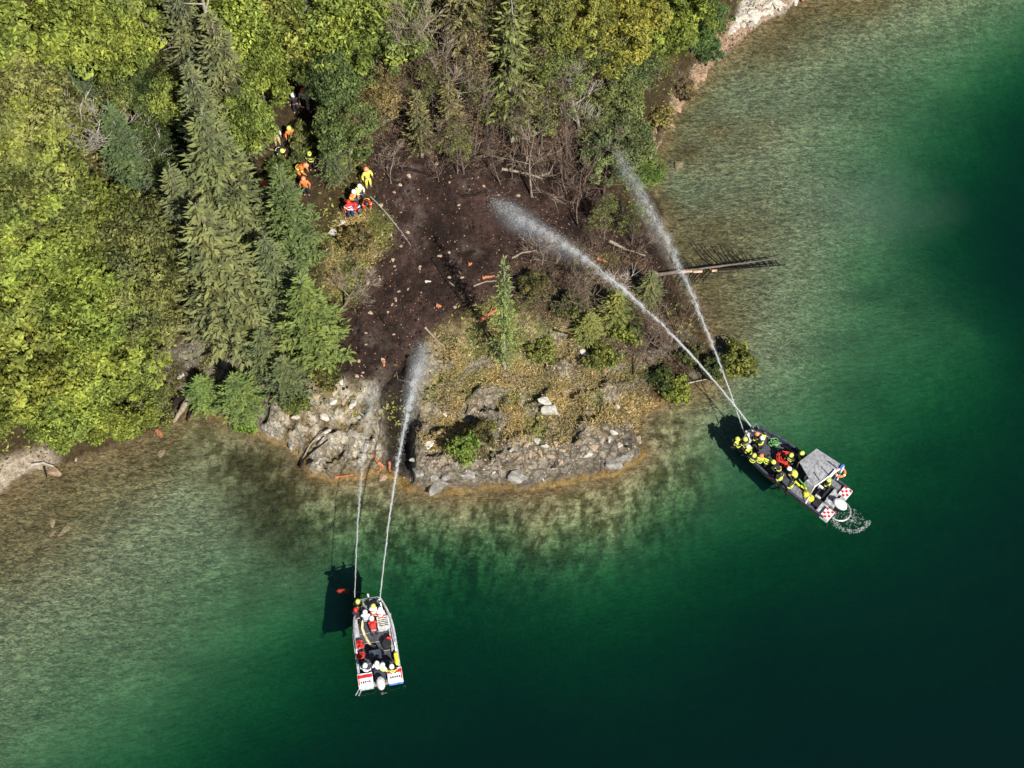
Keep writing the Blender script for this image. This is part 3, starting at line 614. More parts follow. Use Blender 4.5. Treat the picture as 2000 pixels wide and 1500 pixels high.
# the wood beyond the frame, one mass
def far_wood():
    Cs, Us, Ws, Ts = [], [], [], []; g = np.random.default_rng(5); cnt = 0
    for _ in range(900):
        x, y = g.uniform(-90, 60), g.uniform(-15, 90)
        dvec = Vector((x, y, H(x, y)+5))-Vector(CP); q = dvec
        zc = q.dot(Vector(FW)); u_, v_ = q.x/zc/T, q.dot(Vector(UP))/zc/T
        if abs(u_) < 1.07 and abs(v_) < .80: continue
        if interp(GR['ds'], x, y)[0] < 2: continue
        if any((x-a_)**2+(y-b_)**2 < 20 for a_, b_ in far_pts): continue
        far_pts.append((x, y)); cnt += 1
        if cnt > 90: break
        n = 2200; hz = g.uniform(7, 12); dv = unit(g.normal(size=(n, 3))); dv[:, 2] = np.abs(dv[:, 2])*1.1-.2
        Cs.append(np.array([x, y, H(x, y)+hz*.5])+dv*g.uniform(.7, 1.05, n)[:, None]*np.array([3.4, 3.4, hz*.5]))
        u = unit(g.normal(size=(n, 3))); Us.append(u*.34); Ws.append(np.cross(u, unit(dv+g.normal(size=(n, 3))*.3))*.2); Ts.append(g.uniform(.15, .7, n))
    return quads_mesh('woodland', np.vstack(Cs), np.vstack(Us), np.vstack(Ws), np.concatenate(Ts))
far_pts = []
fw_ = link('woodland', far_wood(), 'broad_leaf'); tag(fw_, 'continuous leafy wood covering the hillside beyond', kind='stuff')

# ------------------------------------------------------------ rocks, stones, logs
def rock_mesh(name, seed, sub=2, flat=.6, rough=.35, mat='grey_rock'):
    import bmesh
    bm = bmesh.new(); bmesh.ops.create_icosphere(bm, subdivisions=sub, radius=1.0); r_ = random.Random(seed)
    cuts = [Vector((r_.gauss(0, 1), r_.gauss(0, 1), r_.gauss(0, .7))).normalized() for _ in range(13)]; lim = [r_.uniform(.4, .75) for _ in cuts]
    for v in bm.verts:
        p = v.co.copy()
        for c, l in zip(cuts, lim):
            d = p.dot(c)
            if d > l: p -= c*(d-l)*1.0
        p *= 1+r_.uniform(-1, 1)*rough*.22; p.z *= flat; v.co = p
    me = bpy.data.meshes.new(name); bm.to_mesh(me); bm.free(); me.materials.append(MAT[mat]); return me
ROCKS = {m_: [rock_mesh('rock', s, 2, .65, .35, m_) for s in (1, 2, 3, 4)] for m_ in ('grey_rock', 'limestone', 'brown_stone', 'beige_stone')}
def rock(px, py, s, mat, label, group=None, cat='rock', asp=1.5, sink=.15, z=None, name='rock', sz=1.0):
    p = ground(px, py, 0) if z is None else Vector(at(px, py, z))
    o = bpy.data.objects.new(name, ROCKS[mat][rng.integers(0, 4)]); COL.objects.link(o); p.z += s*(.35-sink)*sz*.65
    o.location = p; o.scale = (s*asp, s, s*sz); o.rotation_euler = (rng.uniform(-.3, .3), rng.uniform(-.3, .3), rng.uniform(0, 3.1))
    return tag(o, label, cat, group)
rock(1325, 326, .42, 'brown_stone', 'brown boulder breaking the shallow water off the right shore', asp=1.6, name='boulder')
rock(106, 922, .55, 'brown_stone', 'pale brown boulder at the left waterline below the driftwood', asp=1.2, name='boulder')
rock(103, 1020, .32, 'brown_stone', 'reddish boulder lying on the shallow bed of the left bay', name='boulder', sink=.3)
rock(128, 1036, .36, 'brown_stone', 'flat ochre boulder on the bed right of the reddish one', name='boulder', asp=1.8, sink=.4, sz=.5)
rock(104, 1040, .30, 'brown_stone', 'flat brown boulder on the bed under the reddish one', name='boulder', asp=1.4, sink=.4, sz=.5)
rock(315, 885, .36, 'brown_stone', 'ochre boulder under the water in front of the cove', name='boulder', asp=1.5, sink=.4, sz=.5)
rock(149, 898, .13, 'limestone', 'small cream stone in the shallows beside the left beach', name='stone')
rock(1139, 690, .42, 'limestone', 'white stone standing on the grassy headland right of the fir', asp=1.0, sz=1.3)
rock(1128, 612, .5, 'limestone', 'white outcrop rock in the charred hollow below the main jet', asp=1.1)
rock(1075, 802, .75, 'limestone', 'large white leaning rock in the middle of the grassy slope', asp=.9, sz=1.3)
rock(1062, 785, .45, 'limestone', 'smaller white rock above the large leaning one')
rock(1192, 845, .38, 'limestone', 'white rock low on the right side of the grassy slope')
rock(838, 870, .36, 'limestone', 'oblong white rock above the left part of the front cliff', asp=2.2)
rock(810, 898, .28, 'limestone', 'small white rock at the right side of the dark gully', asp=1.4)
rock(965, 922, .15, 'limestone', 'tiny white stone low on the front cliff')
rock(1060, 936, .13, 'limestone', 'tiny white stone near the foot of the front cliff')
rock(748, 935, .38, 'brown_stone', 'ochre boulder at the mouth of the gully', asp=1.4)
rock(355, 735, .26, 'limestone', 'white stone above the head of the cove')
rock(652, 455, .4, 'limestone', 'white rock on the slope left of the burnt ground', asp=1.2)
rock(668, 437, .25, 'limestone', 'small white rock just below the crew in red')
for (x, y, s) in [(642,752,.45),(655,765,.35),(648,786,.5),(672,784,.33),(690,790,.4),(560,812,.32),(552,817,.2),(580,815,.3),(635,817,.38),(640,843,.28),(700,800,.45),(678,800,.3),(742,805,.3),(740,818,.22),(618,775,.35),(665,745,.25),(705,815,.35)]:
    rock(x, y, s*.9, 'beige_stone' if rng.random() < .4 else 'limestone', 'pale rock on top of the left cliff', 'pale rocks on the left cliff')
for (x, y, s) in [(1000,878,.25),(1030,868,.3),(1048,862,.35),(1066,872,.3),(1085,868,.28),(1100,880,.25),(1055,885,.3),(1078,892,.33),(1095,905,.28),(1035,888,.25),(1015,895,.2),(1160,875,.4),(1175,865,.35),(1190,858,.3),(1150,890,.35),(1210,870,.3),(1205,795,.28),(1150,790,.25),(870,810,.25),(860,845,.25),(1240,800,.2),(925,800,.2)]:
    rock(x, y, s*.8, 'beige_stone' if rng.random() < .5 else 'limestone', 'pale rock in the rubble above the front cliff', 'pale rubble above the front cliff')
for i in range(16):                                     # craggy face of the front cliff
    k = rng.integers(0, len(rim_px)-1); t = rng.random(); a, b = rim_px[k], rim_px[k+1]
    x, y = a[0]*(1-t)+b[0]*t, a[1]*(1-t)+b[1]*t-rng.uniform(14, 50)
    if 745 < x < 800: continue
    rock(x, y, rng.uniform(.25, .8), 'grey_rock', 'grey crag of the cliff at the foot of the headland', 'grey crags of the headland cliff', name='crag', sink=.5, asp=rng.uniform(.8, 1.7), sz=rng.uniform(.7, 1.3))
for i in range(34):
    t = rng.random(); px = 1428+t*130; py = 55-t*60+rng.uniform(-16, 10)
    rock(px, py, rng.uniform(.15, .5), 'limestone', 'white limestone block on the top right shore', 'white blocks on the top right shore', name='block')
for i in range(26):
    t = rng.random(); px, py = [(1390,110,), (1270,330)][0][0]*(1-t)+1275*t, 125*(1-t)+285*t
    rock(px+rng.uniform(-14, 4), py+rng.uniform(-8, 8), rng.uniform(.12, .35), 'brown_stone', 'brown stone on the crumbling right bank', 'brown stones on the right bank', name='stone')
st_px = [(735,500),(765,510),(785,480),(795,455),(760,460),(740,545),(722,550),(775,590),(780,572),(800,566),(768,595),(755,630),(758,612),(725,615),(772,650),(715,650),(719,672),(705,710),(712,730),(705,735),(860,500),(875,495),(878,515),(880,540),(818,520),(820,527),(835,553),(750,700),(700,737),(735,760),(880,355),(945,365),(900,400),(970,380),(1130,600),(780,360),(800,345),(770,380),(745,400),(752,420),(905,540),(930,600),(888,600),(1180,610),(850,325),(730,800),(760,790),(1270,640),(1235,620),(1010,380),(745,458),(770,520)]
for (x, y) in st_px:
    rock(x+rng.uniform(-4, 4), y+rng.uniform(-4, 4), rng.uniform(.09, .2), 'beige_stone', 'pale stone lying on the charred slope', 'pale stones on the charred slope', name='stone', asp=1.3)
def log(pts, r, mat, label, name='log', zoff=.1, taper=.5, cat='log', stubs=0):
    """pts: pixels, with an optional height above ground / water"""
    P3 = []
    for q in pts:
        g0 = ground(q[0], q[1], q[2] if len(q) > 2 else zoff); P3.append(Vector((g0.x, g0.y, max(g0.z, 0)+(q[2] if len(q) > 2 else zoff))))
    o0 = P3[0].copy(); P3 = [p-o0 for p in P3]; n = len(P3)
    fine = [];
    for i in range(n-1):
        for t in (0, .33, .66): fine.append(P3[i].lerp(P3[i+1], t)+Vector((rng.uniform(-1, 1), rng.uniform(-1, 1), rng.uniform(-1, 1)))*r*.18)
    fine.append(P3[-1]); m_ = len(fine)
    root = thing(name, o0, label, cat); mb = MB(); mb.tube(fine, [r*(1-taper*i/(m_-1))*rng.uniform(.9, 1.1) for i in range(m_)], 8); mb.obj('stem', mat, root)
    for s in range(stubs):
        k = rng.integers(1, m_-1); a = rng.uniform(0, 6.28); d = Vector((math.cos(a), math.sin(a), rng.uniform(0, .6)))*rng.uniform(.3, .8)
        sb = MB(); sb.tube([fine[k], fine[k]+d], [r*.35, r*.1], 5); sb.obj('branch_stub', mat, root)
    return root
fallen = log([(1278,537,.25),(1340,534,.2),(1400,529,.16),(1470,523,.06),(1530,518,-.02)], .14, 'bark', 'long dead tree trunk lying out over the shallow water from the right shore', 'fallen_tree', cat='tree', taper=.88)
for k_, (a, b) in enumerate([((1312,533),(1330,532)),((1332,531),(1352,530)),((1354,531),(1372,530)),((1390,529),(1400,528))]):
    p0, p1 = Vector(at(*a, .42)), Vector(at(*b, .40)); mb = MB(); mb.tube([p0-fallen.location, p1-fallen.location], [.1, .09], 6); mb.obj('peeled_patch', 'peeled_wood', fallen)
# its crown and boughs under the water
mb = MB(); q0, q1 = Vector(at(1400,527,.0)), Vector(at(1535,517,-.15)); mb.tube([q0-fallen.location, q1-fallen.location], [.11, .03], 6); mb.obj('sunken_top', 'char', fallen)
for i in range(20):
    t = i/19; s_ = q0.lerp(q1, .02+.9*t) if i % 2 else Vector(at(1400-70*(1-t), 531, -.02)); L = 3.0*(1-t)+.7
    sg = 1 if i % 4 else -1; d = Vector((-.72, sg*.8, -.02))
    mb = MB(); pts = [s_-fallen.location]
    for k in range(5): pts.append(pts[-1]+Vector((d.x+rng.uniform(-.2, .2)+.1*k, d.y+rng.uniform(-.2, .2), d.z))*L/5)
    mb.tube(pts, [.06, .05, .045, .035, .025, .015], 4)
    for k in range(1, 5):
        for s2 in (-1, 1): mb.tube([pts[k], pts[k]+Vector((rng.uniform(-.5, .1), s2*rng.uniform(.2, .5)*sg, -.08))], [.016, .006], 3)
    mb.obj('sunken_bough', 'char', fallen)
log([(1275,540,.4),(1283,534,.5)], .14, 'peeled_wood', 'short broken stump where the fallen tree snapped', 'stump')
log([(935,628),(952,616),(970,606)], .17, 'burnt_wood', 'orange burnt log lying left of the slender fir', stubs=1)
log([(942,543),(966,539)], .13, 'burnt_wood', 'short orange charred log in the middle of the burnt slope')
log([(915,518),(922,515)], .14, 'burnt_wood', 'small orange stump piece above the short charred log')
log([(852,596),(862,599)], .15, 'burnt_wood', 'small orange burnt chunk beside the dark shadow line')
log([(1165,505),(1185,512)], .12, 'burnt_wood', 'burnt orange piece under the main jet')
log([(1238,537),(1247,540)], .12, 'peeled_wood', 'pale snapped wood left of the fallen tree')
log([(738,905),(748,912),(738,922)], .15, 'burnt_wood', 'reddish curved driftwood piece at the gully mouth')
log([(728,888),(738,905)], .08, 'burnt_wood', 'thin reddish stick above the gully mouth driftwood')
log([(760,904),(762,920)], .12, 'burnt_wood', 'upright reddish driftwood stub right of the gully mouth')
log([(655,933),(690,928)], .1, 'burnt_wood', 'reddish log floating along the left cliff foot')
log([(750,705),(751,718)], .14, 'burnt_wood', 'red brown log end on the lower charred slope')
log([(308,842),(315,850),(318,858)], .2, 'burnt_wood', 'orange brown root stump on the cove waterline')
log([(372,776,1.3),(355,802,.8),(340,828,.2)], .24, 'dead_wood', 'grey brown trunk sliding into the head of the cove')
log([(383,785,1.0),(374,805,.6),(367,826,.1)], .16, 'char', 'dark trunk beside the grey brown one at the cove')
log([(355,770,1.0),(330,800,.7),(312,828,.3)], .3, 'char', 'black rotten trunk lying in the cove crevice')
log([(62,908,.25),(85,905,.25),(107,913,.2)], .11, 'pale_bark', 'pale driftwood log on the left beach', stubs=2)
log([(86,912,.1),(93,935,.02)], .09, 'char', 'dark stick in the water under the pale driftwood')
log([(588,905,.1),(605,870,.4),(632,845,.5),(645,838,.6)], .07, 'dead_wood', 'long thin bare branch leaning down the left cliff')
log([(586,915,.3),(595,895,.6),(640,860,.9)], .1, 'char', 'blackened branch lying at the left cliff foot')
log([(775,730),(778,745),(800,748),(803,755)], .05, 'pale_bark', 'thin pale crooked branch above the gully')
log([(870,545),(888,560)], .07, 'dead_wood', 'narrow brown log by the dark shadow line')
log([(830,551),(842,551)], .09, 'limestone', 'short pale log end on the slope centre')
log([(925,560),(950,550),(970,549)], .06, 'dead_wood', 'long thin brown branch in the charred hollow')
log([(1000,505),(1020,495),(1045,490)], .07, 'dead_wood', 'bent dead branch in the hollow below the jet')
log([(1010,540),(1050,535)], .07, 'dead_wood', 'straight dead branch in the charred hollow')
log([(1330,752,.5),(1380,742,.4)], .06, 'pale_bark', 'pale branch under the bushes at the right tip')
log([(785,102,1.2),(812,115,1.3),(840,135,1.0)], .1, 'peeled_wood', 'pale curved fallen limb at the top of the burnt slope')
log([(905,140,1.5),(900,175,1.2),(895,195,1)], .12, 'pale_bark', 'short pale birch stem leaning at the top of the slope')
log([(745,240,.6),(780,228,.7),(805,224,.6)], .1, 'dead_wood', 'fallen brown trunk on the upper left of the burnt slope')
log([(1565,3,.1),(1572,-4,.15)], .2, 'burnt_wood', 'reddish stump on the top edge of the right shore')
log([(190,755,1.6),(240,735,1.8)], .06, 'pale_bark', 'pale fallen limb in the lime foliage')

# ------------------------------------------------------------ loose ground cover (nobody could count it)
def sample(mask, n, xr=(-45, 45), yr=(-25, 44), thr=.3, minz=.05):
    out = []
    while len(out) < n:
        x = rng.uniform(*xr, n*3); y = rng.uniform(*yr, n*3); mk = interp(mask, x, y); z = interp(ZG, x, y)
        ok = (rng.random(n*3) < mk) & (mk > thr) & (z > minz); out += list(zip(x[ok], y[ok], z[ok]))
    return np.array(out[:n])
def chips(name, mask, n, smin, smax, mat, label, flat=.5):
    S = sample(mask, n); mb = MB()
    for x, y, z in S:
        s = rng.uniform(smin, smax)*rng.uniform(.5, 1); a = rng.uniform(0, 6.28); k = 5
        V = [(x+s*rng.uniform(.6, 1.1)*math.cos(a+2*math.pi*j/k), y+s*rng.uniform(.6, 1.1)*math.sin(a+2*math.pi*j/k), z-.02) for j in range(k)]+[(x+rng.uniform(-.3, .3)*s, y+rng.uniform(-.3, .3)*s, z+s*flat+.02)]
        mb.add(V, [(j, (j+1) % k, k) for j in range(k)], [rng.random()]*k)
    o = mb.obj(name, mat, None, False, True); return tag(o, label, kind='stuff')
chips('pale_gravel', GR['burnt']*.7+GR['burnt2']*.3, 900, .03, .1, 'brown_stone', 'pale chips of stone strewn over the charred slope')
chips('rubble', np.clip(GR['grass']*.5+GR['rim']*.3, 0, 1), 1500, .04, .15, 'beige_stone', 'pale rubble between the grass of the headland')
chips('bark_chips', np.clip(GR['burnt']*.8+GR['redlit']*.6, 0, 1), 800, .03, .08, 'burnt_wood', 'reddish bark chips and dead leaves on the burnt slope', .3)
chips('dark_clods', np.clip(GR['burnt']+GR['burnt2']+GR['redlit'], 0, 1), 1800, .05, .2, 'char', 'charred clods and embers on the burnt slope', .8)
chips('shore_gravel', GR['pale'], 2600, .05, .16, 'brown_stone', 'brown gravel of the right bank')
def blades(name, mask, n, k, L, wd, mat, label, spread=.25, up=.8):
    S = sample(mask, n); c = np.repeat(S, k, 0); m_ = len(c); c = c+np.stack([rng.normal(0, spread, m_), rng.normal(0, spread, m_), np.zeros(m_)], 1)
    c[:, 2] = interp(ZG, c[:, 0], c[:, 1]); d = unit(np.stack([rng.normal(size=m_), rng.normal(size=m_), rng.uniform(.1, 1, m_)*up+.1], 1)); l = rng.uniform(.4, 1.2, m_)*L
    W = unit(np.cross(d, rng.normal(size=(m_, 3))))*(rng.uniform(.6, 1.2, m_)*wd)[:, None]
    tone = np.repeat(rng.uniform(.1, .9, n), k)+rng.normal(0, .15, m_)
    o = link(name, quads_mesh(name, c+d*l[:, None], d*l[:, None], W, tone), mat); return tag(o, label, kind='stuff')
pat = (.15+.85*sst(.42, .62, fbm(px_, py_, 1.4, 4, 330))).reshape(NY, NX)
blades('dry_grass', np.clip(GR['grass']*(1-.5*GR['burnt2'])+GR['grass2']*.8, 0, 1)*(1-.85*GR['rk'])*pat, 3000, 14, .16, .035, 'grass_blade', 'matted ochre grass on the headland')
blades('low_scrub', np.clip(GR['grass']*.6+GR['burnt2']*.35+GR['grass2'], 0, 1)*(1-.8*GR['rk'])*(1.1-pat), 420, 60, .10, .05, 'broad_leaf', 'low olive scrub between the grass', .33, .5)
blades('dead_twigs', np.clip(GR['redlit']*.9+GR['burnt2']*.7+GR['burnt']*.1, 0, 1), 2600, 8, .36, .016, 'scorched_wood', 'fallen twigs and brushwood on the scorched slope', .5, .6)
blades('brown_brush', np.clip(GR['redlit']*.8+GR['burnt2']*.5+.4*GR['pale'], 0, 1), 800, 26, .13, .05, 'dry_leaf', 'brown scorched brush on the upper slope', .4, .8)
_pl = np.array([list(ground(a, b)[:2]) for a, b in [(575,150),(580,210),(555,270),(590,330),(520,360)]]); _pm = sst(1.5, 3.5, line_dist(P, _pl)).reshape(NY, NX)
under = _pm*np.clip(GR['land']*(1-GR['burnt'])*(1-GR['grass'])*(1-GR['redlit']*.8)*(1-GR['pale'])*(1-GR['burnt2'])*(1-GR['rim'])*sst(.5, 2, GR['ds']), 0, 1)
blades('undergrowth', under, 3000, 26, .17, .08, 'broad_leaf', 'green undergrowth on the forest floor', .6, .6)
blades('leaf_litter', under, 3000, 10, .1, .06, 'dry_leaf', 'brown leaf litter on the forest floor', .7, .2)

# ------------------------------------------------------------ paint and gear materials
for nm, c, r_, k in [('hull_grey', (.36, .37, .39), .45, {}), ('hull_dark', (.045, .055, .075), .45, {}), ('deck_dark', (.05, .052, .065), .8, {}), ('deck_plate', (.16, .165, .18), .6, {}),
    ('canvas_grey', (.26, .265, .28), .8, {}), ('paint_red', (.55, .02, .02), .5, {}), ('paint_white', (.8, .8, .8), .5, {}), ('paint_blue', (.06, .16, .5), .5, {}), ('rubber_black', (.015, .015, .017), .6, {}),
    ('hi_vis', (.60, .70, .08), .7, {}), ('helmet_white', (.85, .84, .74), .35, {}), ('helmet_yellow', (.6, .66, .12), .35, {}), ('helmet_red', (.6, .03, .02), .35, {}), ('helmet_black', (.03, .03, .035), .3, {}),
    ('helmet_orange', (.75, .25, .12), .35, {}), ('suit_black', (.018, .018, .024), .85, {}), ('suit_navy', (.03, .04, .10), .85, {}), ('suit_beige', (.62, .5, .22), .85, {}), ('suit_yellow', (.78, .72, .12), .85, {}), ('suit_orange', (.8, .2, .05), .8, {}),
    ('suit_red', (.58, .03, .03), .8, {}), ('suit_white', (.82, .82, .85), .8, {}), ('skin', (.5, .28, .19), .6, {}), ('hair', (.04, .025, .015), .8, {}), ('hose_cream', (.62, .56, .30), .8, {}), ('hose_green', (.12, .35, .10), .7, {}), ('hose_red', (.5, .03, .02), .7, {}),
    ('plastic_yellow', (.75, .72, .04), .45, {}), ('box_grey', (.55, .55, .53), .6, {}), ('glass_dark', (.03, .04, .05), .1, {}), ('steel', (.5, .5, .52), .35, {'metal': .6})]:
    solid(nm, c, r_, var=.38, scale=5, **k)

# ------------------------------------------------------------ people
def skin_body(name, verts, edges, rad, root, sub=1, extra=None):
    me = bpy.data.meshes.new(name+'_cage'); me.from_pydata([tuple(v) for v in verts], edges, []); o = bpy.data.objects.new('cage', me); COL.objects.link(o)
    md = o.modifiers.new('s', 'SKIN'); md.use_smooth_shade = True; s2 = o.modifiers.new('u', 'SUBSURF'); s2.levels = sub; s2.render_levels = sub
    for i, r_ in enumerate(rad): d = me.skin_vertices[0].data[i]; d.radius = (r_ if hasattr(r_, '__len__') else (r_, r_)); d.use_root = (i == root)
    dg = bpy.context.evaluated_depsgraph_get(); out = bpy.data.meshes.new_from_object(o.evaluated_get(dg)); out.name = name
    bpy.data.objects.remove(o); bpy.data.meshes.remove(me)
    if extra:
        import bmesh
        bm = bmesh.new(); bm.from_mesh(out)
        for V, F in extra:
            vs = [bm.verts.new(v) for v in V]
            for f in F: bm.faces.new([vs[i] for i in f])
        bm.to_mesh(out); bm.free()
    return out
POSES = {
 'stand': dict(pel=(0, 0, .95), che=(0, .02, 1.27), nek=(0, .02, 1.5), hed=(0, .05, 1.68), el=((-.3, -.02, 1.17), (.3, -.02, 1.17)), ha=((-.3, .12, .93), (.3, .12, .93)), kn=((-.12, .04, .5), (.12, .04, .5)), an=((-.13, 0, .09), (.13, -.02, .09))),
 'hose': dict(pel=(0, 0, .9), che=(0, .10, 1.2), nek=(0, .16, 1.42), hed=(0, .24, 1.58), el=((-.28, .2, 1.08), (.3, .12, 1.06)), ha=((-.08, .48, 1.12), (.1, .38, 1.05)), kn=((-.16, .2, .5), (.16, .02, .5)), an=((-.17, .14, .09), (.18, -.3, .09))),
 'bend': dict(pel=(0, 0, .82), che=(0, .28, 1.05), nek=(0, .46, 1.15), hed=(0, .62, 1.2), el=((-.24, .46, .86), (.24, .44, .86)), ha=((-.16, .58, .6), (.16, .6, .6)), kn=((-.14, .18, .46), (.14, .2, .46)), an=((-.15, -.02, .09), (.15, .02, .09))),
 'sit': dict(pel=(0, 0, .5), che=(0, .05, .82), nek=(0, .06, 1.05), hed=(0, .1, 1.22), el=((-.28, .12, .74), (.28, .12, .74)), ha=((-.16, .36, .66), (.16, .36, .66)), kn=((-.14, .44, .52), (.14, .44, .52)), an=((-.15, .46, .09), (.15, .48, .09))),
 'kneel': dict(pel=(0, 0, .48), che=(0, .12, .78), nek=(0, .2, 1.0), hed=(0, .28, 1.16), el=((-.28, .26, .74), (.28, .26, .74)), ha=((-.1, .5, .78), (.12, .46, .72)), kn=((-.16, .34, .46), (.16, .12, .1)), an=((-.17, .3, .09), (.18, -.28, .09))),
}
def build_pose(nm, q):
    v = Vector; pel, che, nek, hed = v(q['pel']), v(q['che']), v(q['nek']), v(q['hed']); sh = [che.lerp(nek, .72)+v((s*.19, 0, 0)) for s in (-1, 1)]; hp = [pel+v((s*.1, 0, -.04)) for s in (-1, 1)]
    toe = [v(a)+v((.02*s, .17, -.04)) for a, s in zip(q['an'], (-1, 1))]
    V = [pel, che, nek, nek.lerp(hed, .45), hed+v((0, 0, .06))]; E = [(0, 1), (1, 2), (2, 3), (3, 4)]; Rd = [(.13, .1), (.15, .1), (.06, .06), (.062, .07), (.085, .1)]; ex = []
    for i, s in enumerate((-1, 1)):
        b_ = len(V); el, ha, kn, an = v(q['el'][i]), v(q['ha'][i]), v(q['kn'][i]), v(q['an'][i]); wr = el.lerp(ha, .8)
        V += [sh[i], el, wr, ha]; E += [(1, b_), (b_, b_+1), (b_+1, b_+2), (b_+2, b_+3)]; Rd += [.065, .048, .032, (.04, .022)]
        V += [hp[i], kn, an, toe[i]]; E += [(0, b_+4), (b_+4, b_+5), (b_+5, b_+6), (b_+6, b_+7)]; Rd += [.095, .065, .048, (.045, .035)]
        fd = (ha-el).normalized(); side = fd.orthogonal().normalized(); up_ = fd.cross(side)
        for f in range(5):                              # four fingers and a thumb leaving the side of the palm
            o_ = (f-1.5)*.02 if f < 4 else s*.035; L = (.07, .08, .075, .06, .05)[f]; st = ha+side*o_+fd*(.01 if f < 4 else -.04); e1 = st+(fd+(side*s*.8 if f == 4 else v((0, 0, 0))))*L*.55; e2 = e1+(fd*.5-up_*.6)*L*.5
            mb = MB(); mb.tube([st, e1, e2], [.0095, .009, .006], 4); ex.append((mb.v, mb.f))
    hc = hed+v((0, 0, .06)); mb = MB(); mb.box(hc+v((0, .105, -.02)), (.025, .035, .045), taper=.5)
    for s in (-1, 1): mb.box(hc+v((s*.092, 0, -.01)), (.02, .04, .06)); mb.box(hc+v((s*.035, .092, .012)), (.022, .012, .01))
    mb.box(hc+v((0, .092, -.06)), (.045, .014, .01)); ex.append((mb.v, mb.f))
    body = skin_body('body', V, E, Rd, 0, 1, ex)
    V = [pel+v((0, 0, -.02)), che, che.lerp(nek, .7), nek]; E = [(0, 1), (1, 2), (2, 3)]; Rd = [(.175, .14), (.19, .145), (.16, .12), (.085, .085)]
    for i in range(2):
        b_ = len(V); el, ha = v(q['el'][i]), v(q['ha'][i]); V += [sh[i], el, el.lerp(ha, .78)]; E += [(2, b_), (b_, b_+1), (b_+1, b_+2)]; Rd += [.092, .074, .056]
    jac = skin_body('jacket', V, E, Rd, 0, 1)
    V = [pel+v((0, 0, .05)), pel]; E = [(0, 1)]; Rd = [(.15, .12), (.16, .13)]
    for i in range(2):
        b_ = len(V); V += [hp[i], v(q['kn'][i]), v(q['an'][i])+v((0, 0, .03))]; E += [(1, b_), (b_, b_+1), (b_+1, b_+2)]; Rd += [.118, .09, .072]
    tro = skin_body('trousers', V, E, Rd, 1, 1)
    bts = []
    for i in range(2): bt = MB(); a = v(q['an'][i]); bt.box(a+v((0, .05, -.04)), (.1, .29, .09), taper=.85); bt.box(a+v((0, -.03, .07)), (.1, .13, .16)); bts.append(bt.mesh('boot'))
    hl = MB(); hl.lathe(hc+v((0, -.01, .035)), [(.165, -.02), (.15, .0), (.135, .06), (.1, .115), (.05, .14), (.01, .145)], 12, sy=1.15); hel = hl.mesh('helmet', smooth=True)
    bn = MB()                                          # reflective bands round chest and upper arms
    for t in (.15, .62): c = pel.lerp(nek, t+.1); bn.lathe(c, [(.205, -.03), (.208, .03)], 12, sy=.78)
    for i in range(2): el = v(q['el'][i]); c = sh[i].lerp(el, .5); d = (el-sh[i]).normalized(); bn.tube([c-d*.035, c+d*.035], .09, 10)
    band = bn.mesh('reflective_band')
    vs = MB(); vs.tube([pel.lerp(che, .35), che, che.lerp(nek, .75)], [.205, .225, .15], 10); vest = vs.mesh('vest', smooth=True)
    yk = MB(); c = che.lerp(nek, .82); yk.box(c+v((0, -.01, .07)), (.46, .26, .06), taper=.8); yoke = yk.mesh('shoulder_yoke')
    return dict(body=body, jacket=jac, trousers=tro, boot_l=bts[0], boot_r=bts[1], helmet=hel, reflective_band=band, vest=vest, shoulder_yoke=yoke, head=hed)
PM = {k: build_pose(k, q) for k, q in POSES.items()}
for k in PM:
    for j in ('body', 'jacket', 'trousers', 'boot_l', 'boot_r', 'helmet', 'reflective_band', 'vest', 'shoulder_yoke'):
        PM[k][j].materials.clear(); PM[k][j].materials.append(MAT['skin'])
        PM[k][j].polygons.foreach_set('material_index', np.zeros(len(PM[k][j].polygons), np.int32))
def person(px, py, deck, pose, face, label, jacket='suit_black', trousers='suit_black', helmet='helmet_yellow', band='hi_vis', vest=None, yoke=None, group=None, s=1.0, hz=None):
    """px, py: where the head is seen; face: heading in degrees, 0 = east, 90 = away from the viewer"""
    q = PM[pose]; hd = q['head']; rz = R(face-90)
    if deck is None: p = ground(px, py, hd.z*s)
    else: p = Vector(at(px, py, deck+hd.z*s)); p.z = deck
    off = rot_z(Vector((hd.x, hd.y, 0))*s, rz); r = thing('person', (p.x-off.x, p.y-off.y, p.z), label, 'person', rz, group); r.scale = (s, s, s)
    for part, mt in (('body', 'skin'), ('jacket', jacket), ('trousers', trousers), ('boot_l', 'rubber_black'), ('boot_r', 'rubber_black'), ('helmet', helmet), ('reflective_band', band), ('vest', vest), ('shoulder_yoke', yoke)):
        if mt is None: continue
        o = bpy.data.objects.new('boot' if part.startswith('boot_') else part, q[part]); COL.objects.link(o); o.parent = r; o.material_slots[0].link = 'OBJECT'; o.material_slots[0].material = MAT[mt]
    return r
G1, G2, G3, G4 = 'crew on the larger boat', 'crew on the smaller boat', 'hose crew at the edge of the burnt slope', 'crew on the shaded path'
HV = 'hi_vis'
BK = dict(jacket='suit_black', trousers='suit_black')
